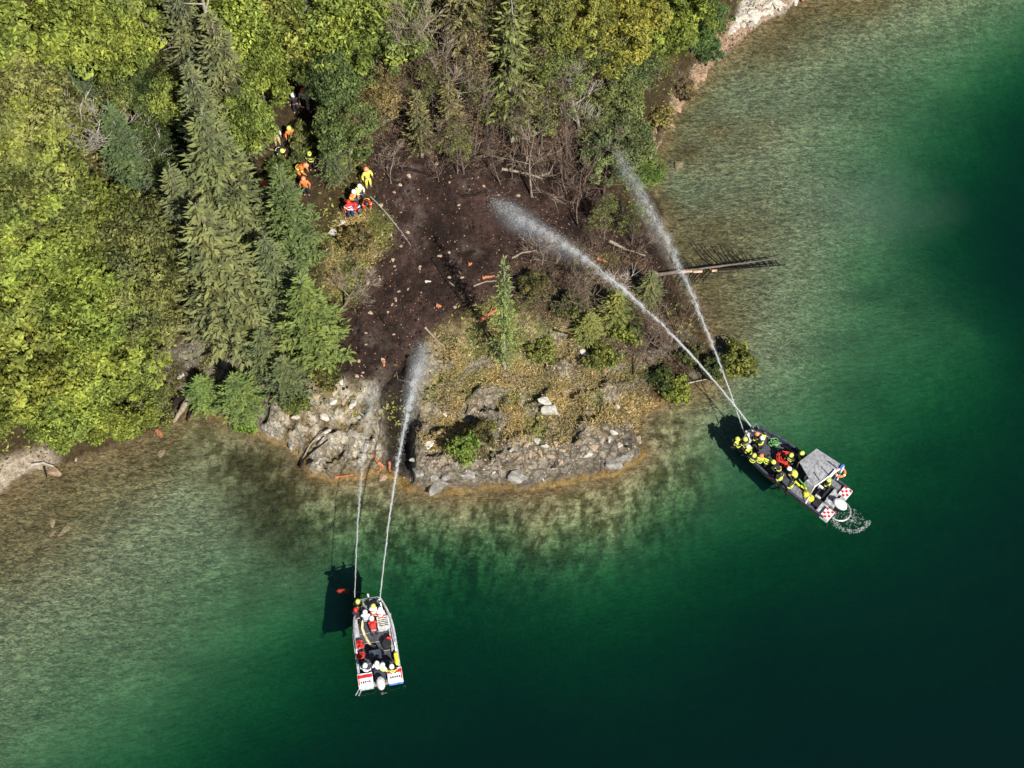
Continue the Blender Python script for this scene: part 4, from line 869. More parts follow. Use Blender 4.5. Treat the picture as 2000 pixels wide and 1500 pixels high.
# crew ashore
S_ = 1.12
person(716, 334, None, 'stand', -60, 'person in bright yellow suit standing alone behind the hose crew', 'suit_yellow', 'suit_yellow', 'helmet_orange', None, group=G3, s=1.2)
person(703, 366, None, 'hose', -45, 'person with white helmet and white hi-vis jacket aiming the hose at the burnt slope', 'suit_white', 'suit_navy', 'helmet_white', HV, yoke='suit_yellow', group=G3, s=S_)
person(692, 378, None, 'hose', -45, 'person with white helmet and orange shoulders second on the hose', 'suit_orange', 'suit_navy', 'helmet_white', 'suit_yellow', group=G3, s=S_)
person(681, 396, None, 'stand', -70, 'person in red jacket at the left of the hose crew', 'suit_red', 'suit_navy', 'helmet_red', 'suit_white', group=G3, s=S_)
person(717, 400, None, 'bend', -80, 'person in red and dark suit lowest in the hose crew', 'suit_red', 'suit_red', 'helmet_black', 'suit_yellow', group=G3, s=S_)
person(694, 402, None, 'kneel', -60, 'crouching person with red vest in the hose crew', 'suit_navy', 'suit_navy', 'helmet_red', 'suit_white', 'suit_red', group=G3, s=S_)
person(536, 252, None, 'stand', -70, 'person with yellow helmet and pale jacket walking the shaded path', 'suit_white', 'suit_beige', 'helmet_yellow', None, group=G4, s=1.1)
person(565, 253, None, 'stand', -70, 'person with lime helmet at the middle of the shaded path', 'suit_orange', 'suit_beige', 'helmet_yellow', None, group=G4, s=S_)
person(552, 297, None, 'bend', -50, 'person with yellow and white helmet bending on the path', 'suit_black', 'suit_black', 'helmet_yellow', 'suit_white', group=G4, s=S_)
person(573, 188, None, 'stand', -80, 'person with white helmet highest on the path in deep shade', 'suit_black', 'suit_black', 'helmet_white', None, group=G4, s=S_)
person(591, 180, None, 'stand', -100, 'person in white jacket with lime bands under the green crowns', 'suit_white', 'suit_black', 'helmet_orange', HV, group=G4, s=S_)
person(605, 302, None, 'stand', -90, 'person with lime helmet right of the bending walker', 'suit_black', 'suit_black', 'helmet_yellow', HV, group=G4, s=S_)
person(598, 325, None, 'bend', -20, 'person in bright orange jacket above the dark spruce', 'suit_orange', 'suit_orange', 'helmet_orange', 'suit_yellow', group=G4, s=1.25)
person(593, 351, None, 'stand', -90, 'person in orange jacket half hidden by the dark spruce', 'suit_orange', 'suit_black', 'helmet_orange', None, group=G4, s=S_)
person(556, 350, None, 'stand', -60, 'person in orange jacket left of the half hidden one', 'suit_orange', 'suit_black', 'helmet_orange', None, group=G4, s=1.0)
person(511, 353, None, 'stand', -60, 'person in pinkish red jacket at the left end of the path crew', 'suit_red', 'suit_black', 'helmet_orange', None, group=G4, s=1.0)

# ------------------------------------------------------------ boats
def hull(root, L, hw, free, deckz, mats, sheer=.15, n=12, keel=.45):
    ys = [L*i/n for i in range(n+1)]
    def fr(y): return free+sheer*(y/L)**2
    def strip(name, mat, rows, cap=False):
        mb = MB()
        for sgn in (-1, 1):
            V = []; F = []
            m = len(rows)
            for y in ys:
                for rw in rows: a, z = rw(y); V.append((sgn*a, y, z))
            for i in range(n):
                for j in range(m-1):
                    f = (i*m+j, i*m+j+1, (i+1)*m+j+1, (i+1)*m+j); F.append(f if sgn < 0 else f[::-1])
            mb.add(V, F)
        return mb, name, mat
    mb, _, _ = strip('hull', 0, [lambda y: (0, -keel*(1-.6*(y/L)**4)), lambda y: (hw(y)*.82, -.12+.3*(y/L)**4), lambda y: (hw(y), fr(y))])
    mb.add([(-hw(0), 0, free), (hw(0), 0, free), (hw(0)*.82, 0, -.12), (0, 0, -keel), (-hw(0)*.82, 0, -.12)], [(0, 1, 2, 3, 4)])
    mb.add([(-hw(L), L, fr(L)), (hw(L), L, fr(L)), (hw(L)*.82, L, .18), (0, L, -keel*.4), (-hw(L)*.82, L, .18)], [(4, 3, 2, 1, 0)])
    mb.obj('hull', mats['hull'], root)
    mb, _, _ = strip('bulwark', 0, [lambda y: (hw(y)-.13, deckz+.003), lambda y: (hw(y)-.1, fr(y)-.01)]); mb.obj('bulwark', mats['inner'], root)
    for sgn in (-1, 1):
        g = MB(); pts = [(sgn*(hw(y)-.05), y, fr(y)) for y in ys]
        for i in range(n):
            (x0, y0, z0), (x1, y1, z1) = pts[i], pts[i+1]
            g.add([(x0-.07, y0, z0), (x0+.07, y0, z0), (x1+.07, y1, z1), (x1-.07, y1, z1), (x0-.07, y0, z0+.035), (x0+.07, y0, z0+.035), (x1+.07, y1, z1+.035), (x1-.07, y1, z1+.035)],
                  [(4, 5, 6, 7), (0, 4, 7, 3), (1, 2, 6, 5), (0, 1, 5, 4), (2, 3, 7, 6)])
        g.obj('gunwale', mats['rail'], root)
    d = MB(); V = []; F = []
    for y in ys: V += [(-(hw(y)-.12), min(max(y, .02), L-.02), deckz), (hw(y)-.12, min(max(y, .02), L-.02), deckz)]
    for i in range(n): F.append((2*i, 2*i+1, 2*i+3, 2*i+2))
    d.add(V, F).obj('deck', mats['deck'], root)
    for i in range(1, 8):
        b_ = MB(); y = L*i/8; b_.box((0, y, deckz+.006), (2*hw(y)-.3, .03, .008)); b_.obj('deck_seam', mats['inner'], root)
    return fr
def boat_frame(stern, bow, name, label):
    a, b = Vector(at(*stern)), Vector(at(*bow)); d = b-a; L = math.hypot(d.x, d.y); rz = math.atan2(d.y, d.x)-math.pi/2
    return thing(name, (a.x, a.y, 0), label, 'boat', rz), L, rz
# larger boat (right)
rb, LB, rzB = boat_frame((1632, 983, .7), (1460, 850, .9), 'work_boat', 'larger dark boat with grey canopy and red side stripe')
hwB = lambda y: 1.5 - .52*max(0, (y/LB-.62)/.38)**1.6
frB = hull(rb, LB, hwB, .85, .32, dict(hull='hull_grey', inner='hull_dark', rail='hull_dark', deck='deck_dark'))
def part(parent, name, mat, f):
    mb = MB(); f(mb); return mb.obj(name, mat, parent)
for sgn in (-1, 1):
    def stripe(mb, z0=.42, z1=.74, y0=.0, y1=.72, off=.006):
        for i in range(14):
            ya, yb = LB*(y0+(y1-y0)*i/14), LB*(y0+(y1-y0)*(i+1)/14)
            def X(y, z): t = (z+.12)/(frB(y)+.12); return sgn*((hwB(y)*.82)*(1-t)+hwB(y)*t+off)
            q = [(X(ya, z0), ya, z0), (X(yb, z0), yb, z0), (X(yb, z1), yb, z1), (X(ya, z1), ya, z1)]; mb.add(q, [(0, 1, 2, 3) if sgn > 0 else (3, 2, 1, 0)])
    part(rb, 'side_stripe', 'paint_red', stripe)
    part(rb, 'waterline_stripe', 'paint_white', lambda mb: stripe(mb, .16, .30, 0, .8))
    for k in range(13):                                 # blocky lettering too small to read
        y_ = LB*(.10+.045*k)
        part(rb, 'lettering', 'hull_dark' if k % 4 != 3 else 'paint_red', lambda mb: mb.box((sgn*(hwB(y_)*.955+.012), y_, .58), (.01, .2, .17), ry=sgn*R(14)))
    part(rb, 'stern_locker', 'paint_white', lambda mb: mb.box((sgn*1.05, -.05, .62), (.78, .62, .5)))
    for i in range(4):
        for j in range(3):
            if (i+j) % 2: part(rb, 'red_check', 'paint_red', lambda mb: mb.box((sgn*1.05-.29+.19*i, -.25+.2*j, .875), (.17, .18, .014)))
    part(rb, 'bow_bollard', 'steel', lambda mb: mb.tube([(sgn*.6, LB-.35, .9), (sgn*.6, LB-.35, 1.25)], .05, 8))
part(rb, 'bow_ramp', 'hull_dark', lambda mb: mb.box((0, LB-.02, .62), (2*hwB(LB)-.1, .09, .72)))
part(rb, 'bow_rail', 'steel', lambda mb: mb.tube([(-hwB(LB)+.1, LB-.3, 1.0), (-hwB(LB)+.1, LB+.02, 1.35), (hwB(LB)-.1, LB+.02, 1.35), (hwB(LB)-.1, LB-.3, 1.0)], .03, 6))
# canopy
CZ = 2.35; Ci = Matrix.Translation(rb.location) @ Matrix.Rotation(rzB, 4, 'Z'); Cinv = Ci.inverted()
cpx = [(1561, 902), (1595, 876), (1646, 909), (1589, 949)]; cl = [Cinv @ Vector(at(a, b, CZ)) for a, b in cpx]
cen = sum(cl, Vector())/4
def canopy(mb):
    top = [v+Vector((0, 0, 0)) for v in cl]; bot = [v-Vector((0, 0, .07)) for v in cl]; mid = cen+Vector((0, 0, .1))
    V = [tuple(v) for v in top+bot]+[tuple(mid)]; mb.add(V, [(0, 1, 8), (1, 2, 8), (2, 3, 8), (3, 0, 8), (7, 6, 5, 4), (0, 4, 5, 1), (1, 5, 6, 2), (2, 6, 7, 3), (3, 7, 4, 0)])
cn = part(rb, 'canopy', 'canvas_grey', canopy)
if len(cn.data.polygons) and (cn.data.polygons[0].normal.z < 0): cn.data.flip_normals()
for a, b, w_ in ((.62, .22, .05), (.62, .52, .05), (.60, .82, .07)):
    s0 = cl[0].lerp(cl[1], b).lerp(cl[3].lerp(cl[2], b), a)
    s1 = cl[0].lerp(cl[1], b).lerp(cl[3].lerp(cl[2], b), .97)
    part(cn, 'canopy_batten', 'hull_dark', lambda mb: mb.tube([s0+Vector((0, 0, .07)), s1+Vector((0, 0, .05))], w_*.7, 5))
for v in cl:
    x = max(-1.35, min(1.35, v.x)); part(rb, 'canopy_post', 'steel', lambda mb: mb.tube([v-Vector((0, 0, .05)), (x, v.y, .8)], .035, 6))
e0, e1 = cl[3]+Vector((0, -.08, 0)), cl[2]+Vector((0, -.08, 0))
part(rb, 'rear_roll_bar', 'paint_white', lambda mb: mb.tube([Vector((-1.42, e0.y-.1, .85)), e0, e0.lerp(e1, .5)+Vector((0, 0, .06)), e1, Vector((1.42, e1.y-.1, .85))], .055, 8))
part(rb, 'light_bar', 'paint_blue', lambda mb: mb.box(e0.lerp(e1, .93)+Vector((0, 0, .12)), (.4, .14, .12)))
part(rb, 'antenna_box', 'paint_white', lambda mb: mb.box(e0.lerp(e1, .6)+Vector((0, -.02, .13)), (.7, .16, .1)))
cs = part(rb, 'console', 'hull_grey', lambda mb: mb.box((.1, cen.y-.2, .82), (.9, .7, 1.0), taper=.85)); part(cs, 'windscreen', 'glass_dark', lambda mb: mb.box((.1, cen.y+.2, 1.5), (.85, .04, .45), rx=R(-20)))
part(rb, 'seat', 'rubber_black', lambda mb: (mb.box((.1, cen.y-1.2, .6), (.9, .5, .5)), mb.box((.1, cen.y-1.45, 1.0), (.9, .1, .5))))
def motor(root, x, y, cowl, s=1.0):
    m_ = part(root, 'outboard_motor', 'rubber_black', lambda mb: (mb.box((x, y, .55), (.3*s, .35*s, .7)), mb.box((x, y-.05, -.25), (.12, .3, .9)), mb.box((x, y+.25, .6), (.35*s, .3, .3))))
    mb = MB(); mb.lathe((x, y-.05, .9), [(.27*s, 0), (.32*s, .1), (.31*s, .28), (.24*s, .38), (.05, .42)], 12, sx=.85, sy=1.35); mb.obj('cowling', cowl, m_, True)
    part(m_, 'propeller', 'steel', lambda mb: [mb.box((x+.14*math.cos(k*2.09), y-.25, -.6+.14*math.sin(k*2.09)), (.14, .02, .2), ry=-k*2.09+1.57) for k in range(3)])
motor(rb, -.02, -.25, 'paint_white', 1.25)
part(rb, 'steering_arm', 'hull_grey', lambda mb: mb.box((-.35, .25, .75), (.3, .7, .5)))
part(rb, 'swim_rail', 'steel', lambda mb: mb.tube([(.75*math.cos(a)-.1, -.45-.8*math.sin(a), .35) for a in [math.pi*k/12 for k in range(13)]], .06, 8))
part(rb, 'stern_platform', 'hull_grey', lambda mb: mb.box((0, .45, .6), (2.5, .5, .06)))
part(rb, 'fuel_tank', 'rubber_black', lambda mb: mb.box((-.75, .95, .5), (.6, .5, .36)))
part(rb, 'side_hatch', 'deck_plate', lambda mb: mb.box((-1.05, 2.1, .55), (.5, 1.6, .45)))
part(rb, 'side_bench', 'deck_plate', lambda mb: mb.box((1.1, 1.2, .55), (.4, 1.5, .45)))
part(rb, 'jerry_can', 'paint_white', lambda mb: mb.box((.25, 1.35, .7), (.16, .5, .4)))
def on_boat(px, py, z, Cinv_=None): return Vector(at(px, py, z))
def lone(name, mat, loc, label, cat, f, rz=0):
    mb = MB(); f(mb); o = mb.obj(name, mat); o.location = loc; o.rotation_euler = (0, 0, rz); return tag(o, label, cat)
def ring(mb, r=.34, t=.08, k=16):
    mb.tube([(r*math.cos(2*math.pi*i/k), r*math.sin(2*math.pi*i/k), 0) for i in range(k+1)], t, 6, cap=False)
lr = lone('life_ring', 'suit_orange', Vector(at(1641, 922, 1.9)), 'orange life ring hung behind the grey canopy', 'life ring', ring)
for k in range(4):
    a = math.pi/4+k*math.pi/2; part(lr, 'white_band', 'paint_white', lambda mb: mb.tube([(.34*math.cos(a-.12), .34*math.sin(a-.12), 0), (.34*math.cos(a+.12), .34*math.sin(a+.12), 0)], .088, 6))
def coil(mb, n=9, r=.35, t=.03, h=.25, seed=1):
    g = random.Random(seed)
    for k in range(n):
        c = (g.uniform(-.12, .12), g.uniform(-.12, .12)); rr = r*g.uniform(.5, 1.1); z = h*g.random(); ph = g.uniform(0, 6)
        mb.tube([(c[0]+rr*math.cos(ph+a), c[1]+rr*math.sin(ph+a)*.8, z+.05*math.sin(3*a)) for a in [5.6*i/11 for i in range(12)]], t, 5)
lone('hose_pile', 'hose_red', on_boat(1532, 900, .6), 'pile of bright red hose in the middle of the larger boat', 'hose', lambda mb: coil(mb, 14, .5, .05, .45, 3))
lone('hose_coil', 'hose_green', on_boat(1511, 864, .5), 'green hose coil near the bow of the larger boat', 'hose', lambda mb: coil(mb, 6, .25, .04, .2, 5))
lone('hose_line', 'hose_green', (0, 0, 0), 'green hose running under the canopy front of the larger boat', 'hose', lambda mb: mb.tube([Vector(at(a, b, .75)) for a, b in [(1548, 918), (1556, 928), (1562, 938), (1570, 946), (1576, 955)]], .05, 6))
lone('hose_line', 'plastic_yellow', (0, 0, 0), 'yellow hose along the port side under the canopy', 'hose', lambda mb: mb.tube([Vector(at(a, b, .8)) for a, b in [(1553, 940), (1560, 947), (1568, 951), (1575, 956)]], .08, 6))
for (x, y), lb in (((1575, 965), 'yellow round buoy nearer the bow of the two on the port side'), ((1583, 973), 'yellow round buoy nearer the stern of the two on the port side')):
    lone('buoy', 'plastic_yellow', on_boat(x, y, .8), lb, 'buoy', lambda mb: mb.lathe((0, 0, 0), [(.05, -.24), (.2, -.16), (.26, 0), (.2, .16), (.06, .24), (.05, .3)], 12))
lone('equipment_case', 'box_grey', on_boat(1466, 852, 1.0), 'pale grey equipment case at the bow of the larger boat', 'case', lambda mb: (mb.box((0, 0, 0), (.55, .75, .5)), mb.box((0, 0, .27), (.57, .77, .05))), R(20))
lone('equipment_case', 'box_grey', on_boat(1600, 968, .6), 'grey case on the port stern deck of the larger boat', 'case', lambda mb: (mb.box((0, 0, 0), (.5, .4, .35)), mb.box((0, 0, .19), (.3, .05, .05))), rzB)
FB = 140
for (x, y, pose, f, hel, lab, kw) in [
    (1440, 858, 'kneel', 135, 'helmet_yellow', 'person with lime helmet kneeling at the port bow corner', dict(yoke=HV)),
    (1455, 858, 'hose', 125, 'helmet_yellow', 'person with lime helmet holding the left nozzle at the bow', {}),
    (1478, 848, 'hose', 135, 'helmet_orange', 'person with orange helmet holding the main nozzle at the bow', dict(yoke=None)),
    (1492, 846, 'stand', 150, 'helmet_black', 'person in black with one yellow arm on the starboard bow', dict(yoke=HV)),
    (1488, 856, 'stand', 140, 'helmet_white', 'person with cream helmet behind the main nozzle', dict(yoke=None)),
    (1461, 873, 'kneel', 140, 'helmet_white', 'person with white and lime helmet at the port side near the bow', dict(yoke=HV)),
    (1473, 890, 'sit', 60, 'helmet_yellow', 'seated person with green helmet furthest forward on the port bench', {}),
    (1487, 891, 'sit', 60, 'helmet_orange', 'seated person with hi-vis bands second on the port bench', dict(yoke=HV)),
    (1501, 893, 'sit', 60, 'helmet_black', 'seated person with black helmet and broad lime jacket straps', dict(yoke=HV)),
    (1510, 903, 'bend', 140, 'helmet_yellow', 'bent person with lime helmet left of the red hose pile', {}),
    (1524, 926, 'stand', 130, 'helmet_black', 'person with broad lime square on the back at the port rail', dict(vest='hi_vis')),
    (1541, 916, 'bend', 150, 'helmet_white', 'person with white helmet bending beside the red hose pile', dict(vest='hi_vis')),
    (1546, 941, 'stand', 130, 'helmet_black', 'person in dark grey standing at the port rail beside the canopy', dict(yoke=None)),
    (1545, 890, 'stand', 230, 'helmet_yellow', 'person with round lime helmet behind the red hose pile', dict(yoke=None)),
    (1566, 886, 'stand', 200, 'helmet_yellow', 'person with lime helmet just ahead of the canopy', {}),
    (1618, 938, 'sit', 140, 'helmet_yellow', 'person with lime helmet seated behind the canopy at the stern', {})]:
    k = dict(BK); k.update(kw); person(x, y, .32, pose, f, lab, helmet=hel, group=G1, s=1.05, **k)

# smaller boat (left)
lb_, LL, rzL = boat_frame((744, 1331, .6), (721, 1172, .8), 'patrol_boat', 'smaller grey open boat with red and white stern blocks')
hwL = lambda y: 1.42 - .62*max(0, (y/LL-.5)/.5)**2.2 - .05
frL = hull(lb_, LL, hwL, .75, .30, dict(hull='hull_grey', inner='hull_grey', rail='hull_grey', deck='deck_dark'), .2)
for sgn in (-1, 1):
    part(lb_, 'grab_rail', 'steel', lambda mb: mb.tube([(sgn*(hwL(LL*t)-.12), LL*t, frL(LL*t)+.04+(.28 if 0 < k < 7 else 0)) for k, t in enumerate(np.linspace(.32, .95, 8))], .035, 6))
    part(lb_, 'side_ledge', 'hull_grey', lambda mb: mb.box((sgn*1.12, 3.1, .6), (.3, 2.6, .1)))
    blk = part(lb_, 'stern_block', 'paint_white', lambda mb: mb.box((sgn*.95, .22, .62), (.95, .85, .5)))
    part(blk, 'red_panel', 'paint_red', lambda mb: mb.box((sgn*.95, .44, .877), (.93, .22, .014)))
    part(blk, 'red_edge', 'paint_red', lambda mb: mb.box((sgn*1.36, .25, .875), (.07, .7, .012)))
    part(blk, 'dark_lettering', 'hull_dark', lambda mb: [mb.box((sgn*.95-.28+.14*j, .06, .874), (.09, .13, .01)) for j in range(5)])
    part(lb_, 'splash_fender', 'paint_blue' if sgn > 0 else 'hull_grey', lambda mb: mb.box((sgn*.95, -.25, .35), (.9, .1, .1)))
part(lb_, 'bow_deck', 'deck_plate', lambda mb: mb.box((0, LL-.4, .72), (1.35, .7, .08)))
part(lb_, 'bow_post', 'box_grey', lambda mb: mb.tube([(0, LL-.05, .7), (0, LL+.15, 1.5)], .07, 8))
part(lb_, 'bow_frame', 'steel', lambda mb: mb.tube([(-.75, LL-.6, .9), (-.6, LL-.05, 1.3), (.6, LL-.05, 1.3), (.75, LL-.6, .9)], .035, 6))
gb = part(lb_, 'grille_locker', 'box_grey', lambda mb: mb.box((.72, 3.75, .72), (.8, .75, .8)))
for k in range(5): part(gb, 'louvre', 'rubber_black', lambda mb: mb.box((.72, 3.5+.125*k, 1.127), (.62, .045, .012)))
part(lb_, 'helm_console', 'hull_dark', lambda mb: mb.box((-.1, 1.75, .75), (.9, .5, .9), taper=.8))
part(lb_, 'helm_seat', 'rubber_black', lambda mb: (mb.box((.72, 2.35, .55), (.5, .5, .5)), mb.lathe((.72, 2.35, .8), [(.3, 0), (.32, .05), (.28, .1)], 12)))
part(lb_, 'engine_well', 'hull_dark', lambda mb: mb.box((0, .4, .5), (.7, .9, .38)))
part(lb_, 'port_ledge_gear', 'hull_grey', lambda mb: mb.tube([(-1.0, 2.9, .5), (-1.05, 4.0, .6), (-1.0, 5.0, .6)], .09, 6))
motor(lb_, 0, -.2, 'box_grey', 1.05)
part(lb_, 'boarding_ladder', 'steel', lambda mb: (mb.tube([(-1.35, -.05, .4), (-1.75, -.45, .05)], .04, 6), mb.tube([(-1.2, -.1, .4), (-1.55, -.5, .05)], .04, 6)))
lone('fire_hose', 'hose_cream', (0, 0, 0), 'cream fire hose snaking across the deck of the smaller boat', 'hose', lambda mb: mb.tube([Vector(at(a, b, .42)) for a, b in [(712, 1204), (708, 1215), (707, 1226), (711, 1238), (717, 1250), (724, 1260), (733, 1263)]], .09, 6))
lone('red_bag', 'suit_red', on_boat(757, 1256, .6), 'red and white bag on the starboard side behind the grille locker', 'bag', lambda mb: (mb.box((0, 0, 0), (.5, .6, .4), taper=.8), mb.box((0, 0, .2), (.12, .5, .08)), mb.box((.1, .28, .2), (.3, .12, .06))))
lone('red_bag', 'hose_red', on_boat(703, 1260, .8), 'red hose bundle on the port rail amidships', 'bag', lambda mb: coil(mb, 8, .26, .05, .25, 8))
lone('red_bag', 'hose_red', on_boat(706, 1282, .8), 'red hose bundle on the port rail nearer the stern', 'bag', lambda mb: coil(mb, 8, .24, .05, .25, 9))
lone('fender', 'plastic_yellow', on_boat(774, 1286, .9), 'upright yellow fender on the starboard rail near the stern', 'fender', lambda mb: mb.tube([(0, -.45, 0), (0, -.3, 0), (0, .3, 0), (0, .45, 0)], [.05, .14, .14, .05], 10), rzL)
lone('marker_float', 'hose_red', Vector(at(670, 1154, -.9)), 'dull red float just under the water left of the smaller bow', 'float', lambda mb: mb.tube([(-.42, 0, 0), (-.3, 0, 0), (.3, 0, 0), (.42, 0, 0)], [.05, .15, .15, .05], 8))
lone('mooring_rope', 'rubber_black', (0, 0, 0), 'dark rope curving from the smaller bow to the red float', 'rope', lambda mb: mb.tube([Vector(at(a, b, c)) for a, b, c in [(722, 1164, 1.1), (712, 1160, .6), (700, 1156, .1), (690, 1155, -.05), (680, 1154, -.1)]], .045, 5))
for (x, y, pose, f, hel, lab, kw) in [
    (699, 1175, 'kneel', 95, 'helmet_yellow', 'person with lime helmet aiming the left nozzle at the port bow', dict(jacket='suit_black', trousers='suit_black')),
    (695, 1191, 'kneel', 90, 'helmet_red', 'person with red helmet behind the left nozzle', dict(jacket='suit_black', trousers='suit_black', band=None)),
    (713, 1196, 'hose', 95, 'helmet_white', 'person in white jacket and cream trousers in the middle of the bow', dict(jacket='suit_white', trousers='suit_beige', band='paint_blue')),
    (729, 1184, 'hose', 85, 'helmet_yellow', 'person with cream and yellow helmet furthest forward at the bow', dict(jacket='suit_white', trousers='suit_beige', band='suit_red', yoke='suit_white')),
    (743, 1190, 'hose', 80, 'helmet_white', 'person with white helmet aiming the right nozzle', dict(jacket='suit_white', trousers='suit_beige', band='suit_red', yoke='suit_white')),
    (726, 1208, 'bend', 100, 'helmet_white', 'bending person with large red backpack behind the nozzle crew', dict(jacket='suit_red', trousers='suit_navy', band=None, vest='suit_red')),
    (713, 1300, 'stand', 80, 'helmet_white', 'person with white cap at the port side near the stern', dict(jacket='suit_navy', trousers='suit_black', band='suit_white')),
    (736, 1296, 'stand', 90, 'helmet_white', 'person in white jacket steering at the stern centre', dict(jacket='suit_white', trousers='suit_navy', band=None)),
    (747, 1299, 'stand', 60, 'helmet_white', 'person in white shirt beside the steersman', dict(jacket='suit_white', trousers='suit_black', band='suit_yellow')),
    (765, 1302, 'stand', 100, 'helmet_white', 'person with pale helmet at the starboard side near the stern', dict(jacket='suit_black', trousers='suit_black', band='suit_yellow'))]:
    person(x, y, .30, pose, f, lab, helmet=hel, group=G2, s=1.05, **kw)

# ------------------------------------------------------------ water jets
m, nt = newmat('spray'); o = N(nt, 'ShaderNodeOutputMaterial'); d = N(nt, 'ShaderNodeBsdfDiffuse'); d.inputs[0].default_value = (.86, .88, .9, 1); t = N(nt, 'ShaderNodeBsdfTranslucent'); t.inputs[0].default_value = (.86, .88, .9, 1)
m1 = N(nt, 'ShaderNodeMixShader'); m1.inputs[0].default_value = .5; nt.links.new(d.outputs[0], m1.inputs[1]); nt.links.new(t.outputs[0], m1.inputs[2])
tr = N(nt, 'ShaderNodeBsdfTransparent'); m2 = N(nt, 'ShaderNodeMixShader'); m2.inputs[0].default_value = .3
nt.links.new(tr.outputs[0], m2.inputs[1]); nt.links.new(m1.outputs[0], m2.inputs[2]); nt.links.new(m2.outputs[0], o.inputs[0])
def mist_mat(dn):
    m, nt = newmat('spray_mist'); o = N(nt, 'ShaderNodeOutputMaterial'); v = N(nt, 'ShaderNodeVolumePrincipled'); v.inputs['Color'].default_value = (.9, .93, .97, 1)
    tc = N(nt, 'ShaderNodeTexCoord'); gr = N(nt, 'ShaderNodeTexGradient', _gradient_type='SPHERICAL'); nt.links.new(tc.outputs['Object'], gr.inputs['Vector'])
    nt.links.new(math_(nt, 'MULTIPLY', ramp(nt, gr.outputs['Fac'], .0, .9), dn), v.inputs['Density']); nt.links.new(v.outputs[0], o.inputs['Volume']); return m
def jet(p0, p1, hgt, r0, r1, n, label, core_to=.75, pw=2.2, dens=lambda t: 1.0, sz=.035, drift=(0, 0), mist=()):
    p0, p1 = Vector(p0), Vector(p1); root = thing('water_jet', p0, label, 'water jet'); Q = lambda t: (p1-p0)*t+Vector((drift[0]*t*t, drift[1]*t*t, 4*hgt*t*(1-t)))
    ts = np.linspace(0, core_to, 26); mb = MB(); mb.tube([Q(t)+Vector((rng.normal(), rng.normal(), rng.normal()))*.008*(1+3*t) for t in ts], [(r0+.25*(r1-r0)*t**pw)*rng.uniform(.6, 1.15)*(1-.93*(t/core_to)**2.2) for t in ts], 6); mb.obj('core_stream', 'spray', root)
    t = rng.random(n*3); w_ = np.array([dens(x) for x in t]); t = t[rng.random(n*3) < w_/w_.max()][:n]; n = len(t)
    c = np.array([list(Q(x)) for x in t]); tan = np.array([list((Q(x+.01)-Q(x)).normalized()) for x in t]); rad = r0*1.3+(r1-r0)*t**pw*1.1
    kc = (t*90).astype(int); jit = rng.normal(size=(100, 3)); c += jit[kc]*(rad*.22)[:, None]
    c += rng.normal(size=(n, 3))*(rad*.36*rng.choice([.6, 1, 1.9], n, p=[.45, .4, .15]))[:, None]; c[:, 2] -= np.abs(rng.normal(size=n))*rad*.5
    u = unit(tan+rng.normal(size=(n, 3))*.35); s = rng.uniform(.4, 1.4, n)*sz*(.75+.3*t); W = unit(np.cross(u, rng.normal(size=(n, 3))))
    o = link('droplets', quads_mesh('droplets', c, u*(s*2.2)[:, None], W*(s*.8)[:, None], rng.random(n)), 'spray', root); o['kind'] = 'stuff'
    if mist:
        for (ta, tb, rr, dn) in mist:
            a, b = Q(ta), Q(tb); mb = MB(); mb.lathe((0, 0, 0), [(math.sin(math.pi*k/8)+.01, -math.cos(math.pi*k/8)) for k in range(9)], 12); e = mb.obj('spray_mist', mist_mat(dn), root); e['kind'] = 'stuff'
            e.location = (a+b)/2+Vector((0, 0, -rr*.3)); e.rotation_euler = (b-a).to_track_quat('Z', 'Y').to_euler(); e.scale = (rr, rr, (b-a).length*.6)
    return root
jet(at(1467, 833, 1.75), ground(962, 392, .3), 3.2, .05, .8, 26000, 'strong white water jet arching from the larger boat onto the charred slope', .72, 2.0, lambda t: .35+t*.6, .023, mist=((.62, 1.0, 1.05, .28), (.8, 1.04, 1.3, .2)))
jet(at(1451, 838, 1.5), at(1203, 290, 10.5), 2.0, .03, .7, 16000, 'faint misty water jet from the larger boat towards the green trees', .5, 1.4, lambda t: .4+math.sin(min(1, t)*math.pi)*.8, .021, mist=((.45, 1.0, .85, .24),))
jet(at(693, 1168, 1.4), ground(733, 742, .3), 2.6, .025, .5, 7000, 'thin left water jet of the smaller boat ending on the left cliff top', .55, 1.6, lambda t: .5+.4*t, .02, mist=((.7, 1.0, .7, .2),))
jet(at(742, 1172, 1.5), ground(832, 660, .3), 3.0, .038, .7, 17000, 'bright right water jet of the smaller boat bursting over the gully', .7, 2.2, lambda t: .3+(1.5 if .62 < t < .85 else .7)*t, .023, mist=((.6, .95, .9, .4), (.78, 1.0, 1.0, .3)))
jet(at(724, 384, 9.6), ground(803, 478, .2), .4, .028, .05, 500, 'short water jet aimed down the slope by the hose crew', 1.0, 1.0, sz=.018)
def nozzle(px, py, z, tx, ty, tz, label):
    a = Vector(at(px, py, z)); b = Vector(at(tx, ty, tz)); d = (b-a).normalized(); lone('nozzle', 'rubber_black', a, label, 'nozzle', lambda mb: mb.tube([d*-.45, d*-.15, d*.02], [.05, .045, .03], 8))
nozzle(1467, 833, 1.75, 1410, 780, 2.6, 'black nozzle of the strong jet on the larger bow'); nozzle(1451, 838, 1.5, 1435, 800, 2.2, 'black nozzle of the faint jet on the larger bow')
nozzle(693, 1168, 1.4, 694, 1120, 2.4, 'black nozzle of the left jet on the smaller bow'); nozzle(742, 1172, 1.5, 750, 1120, 2.4, 'black nozzle of the right jet on the smaller bow')
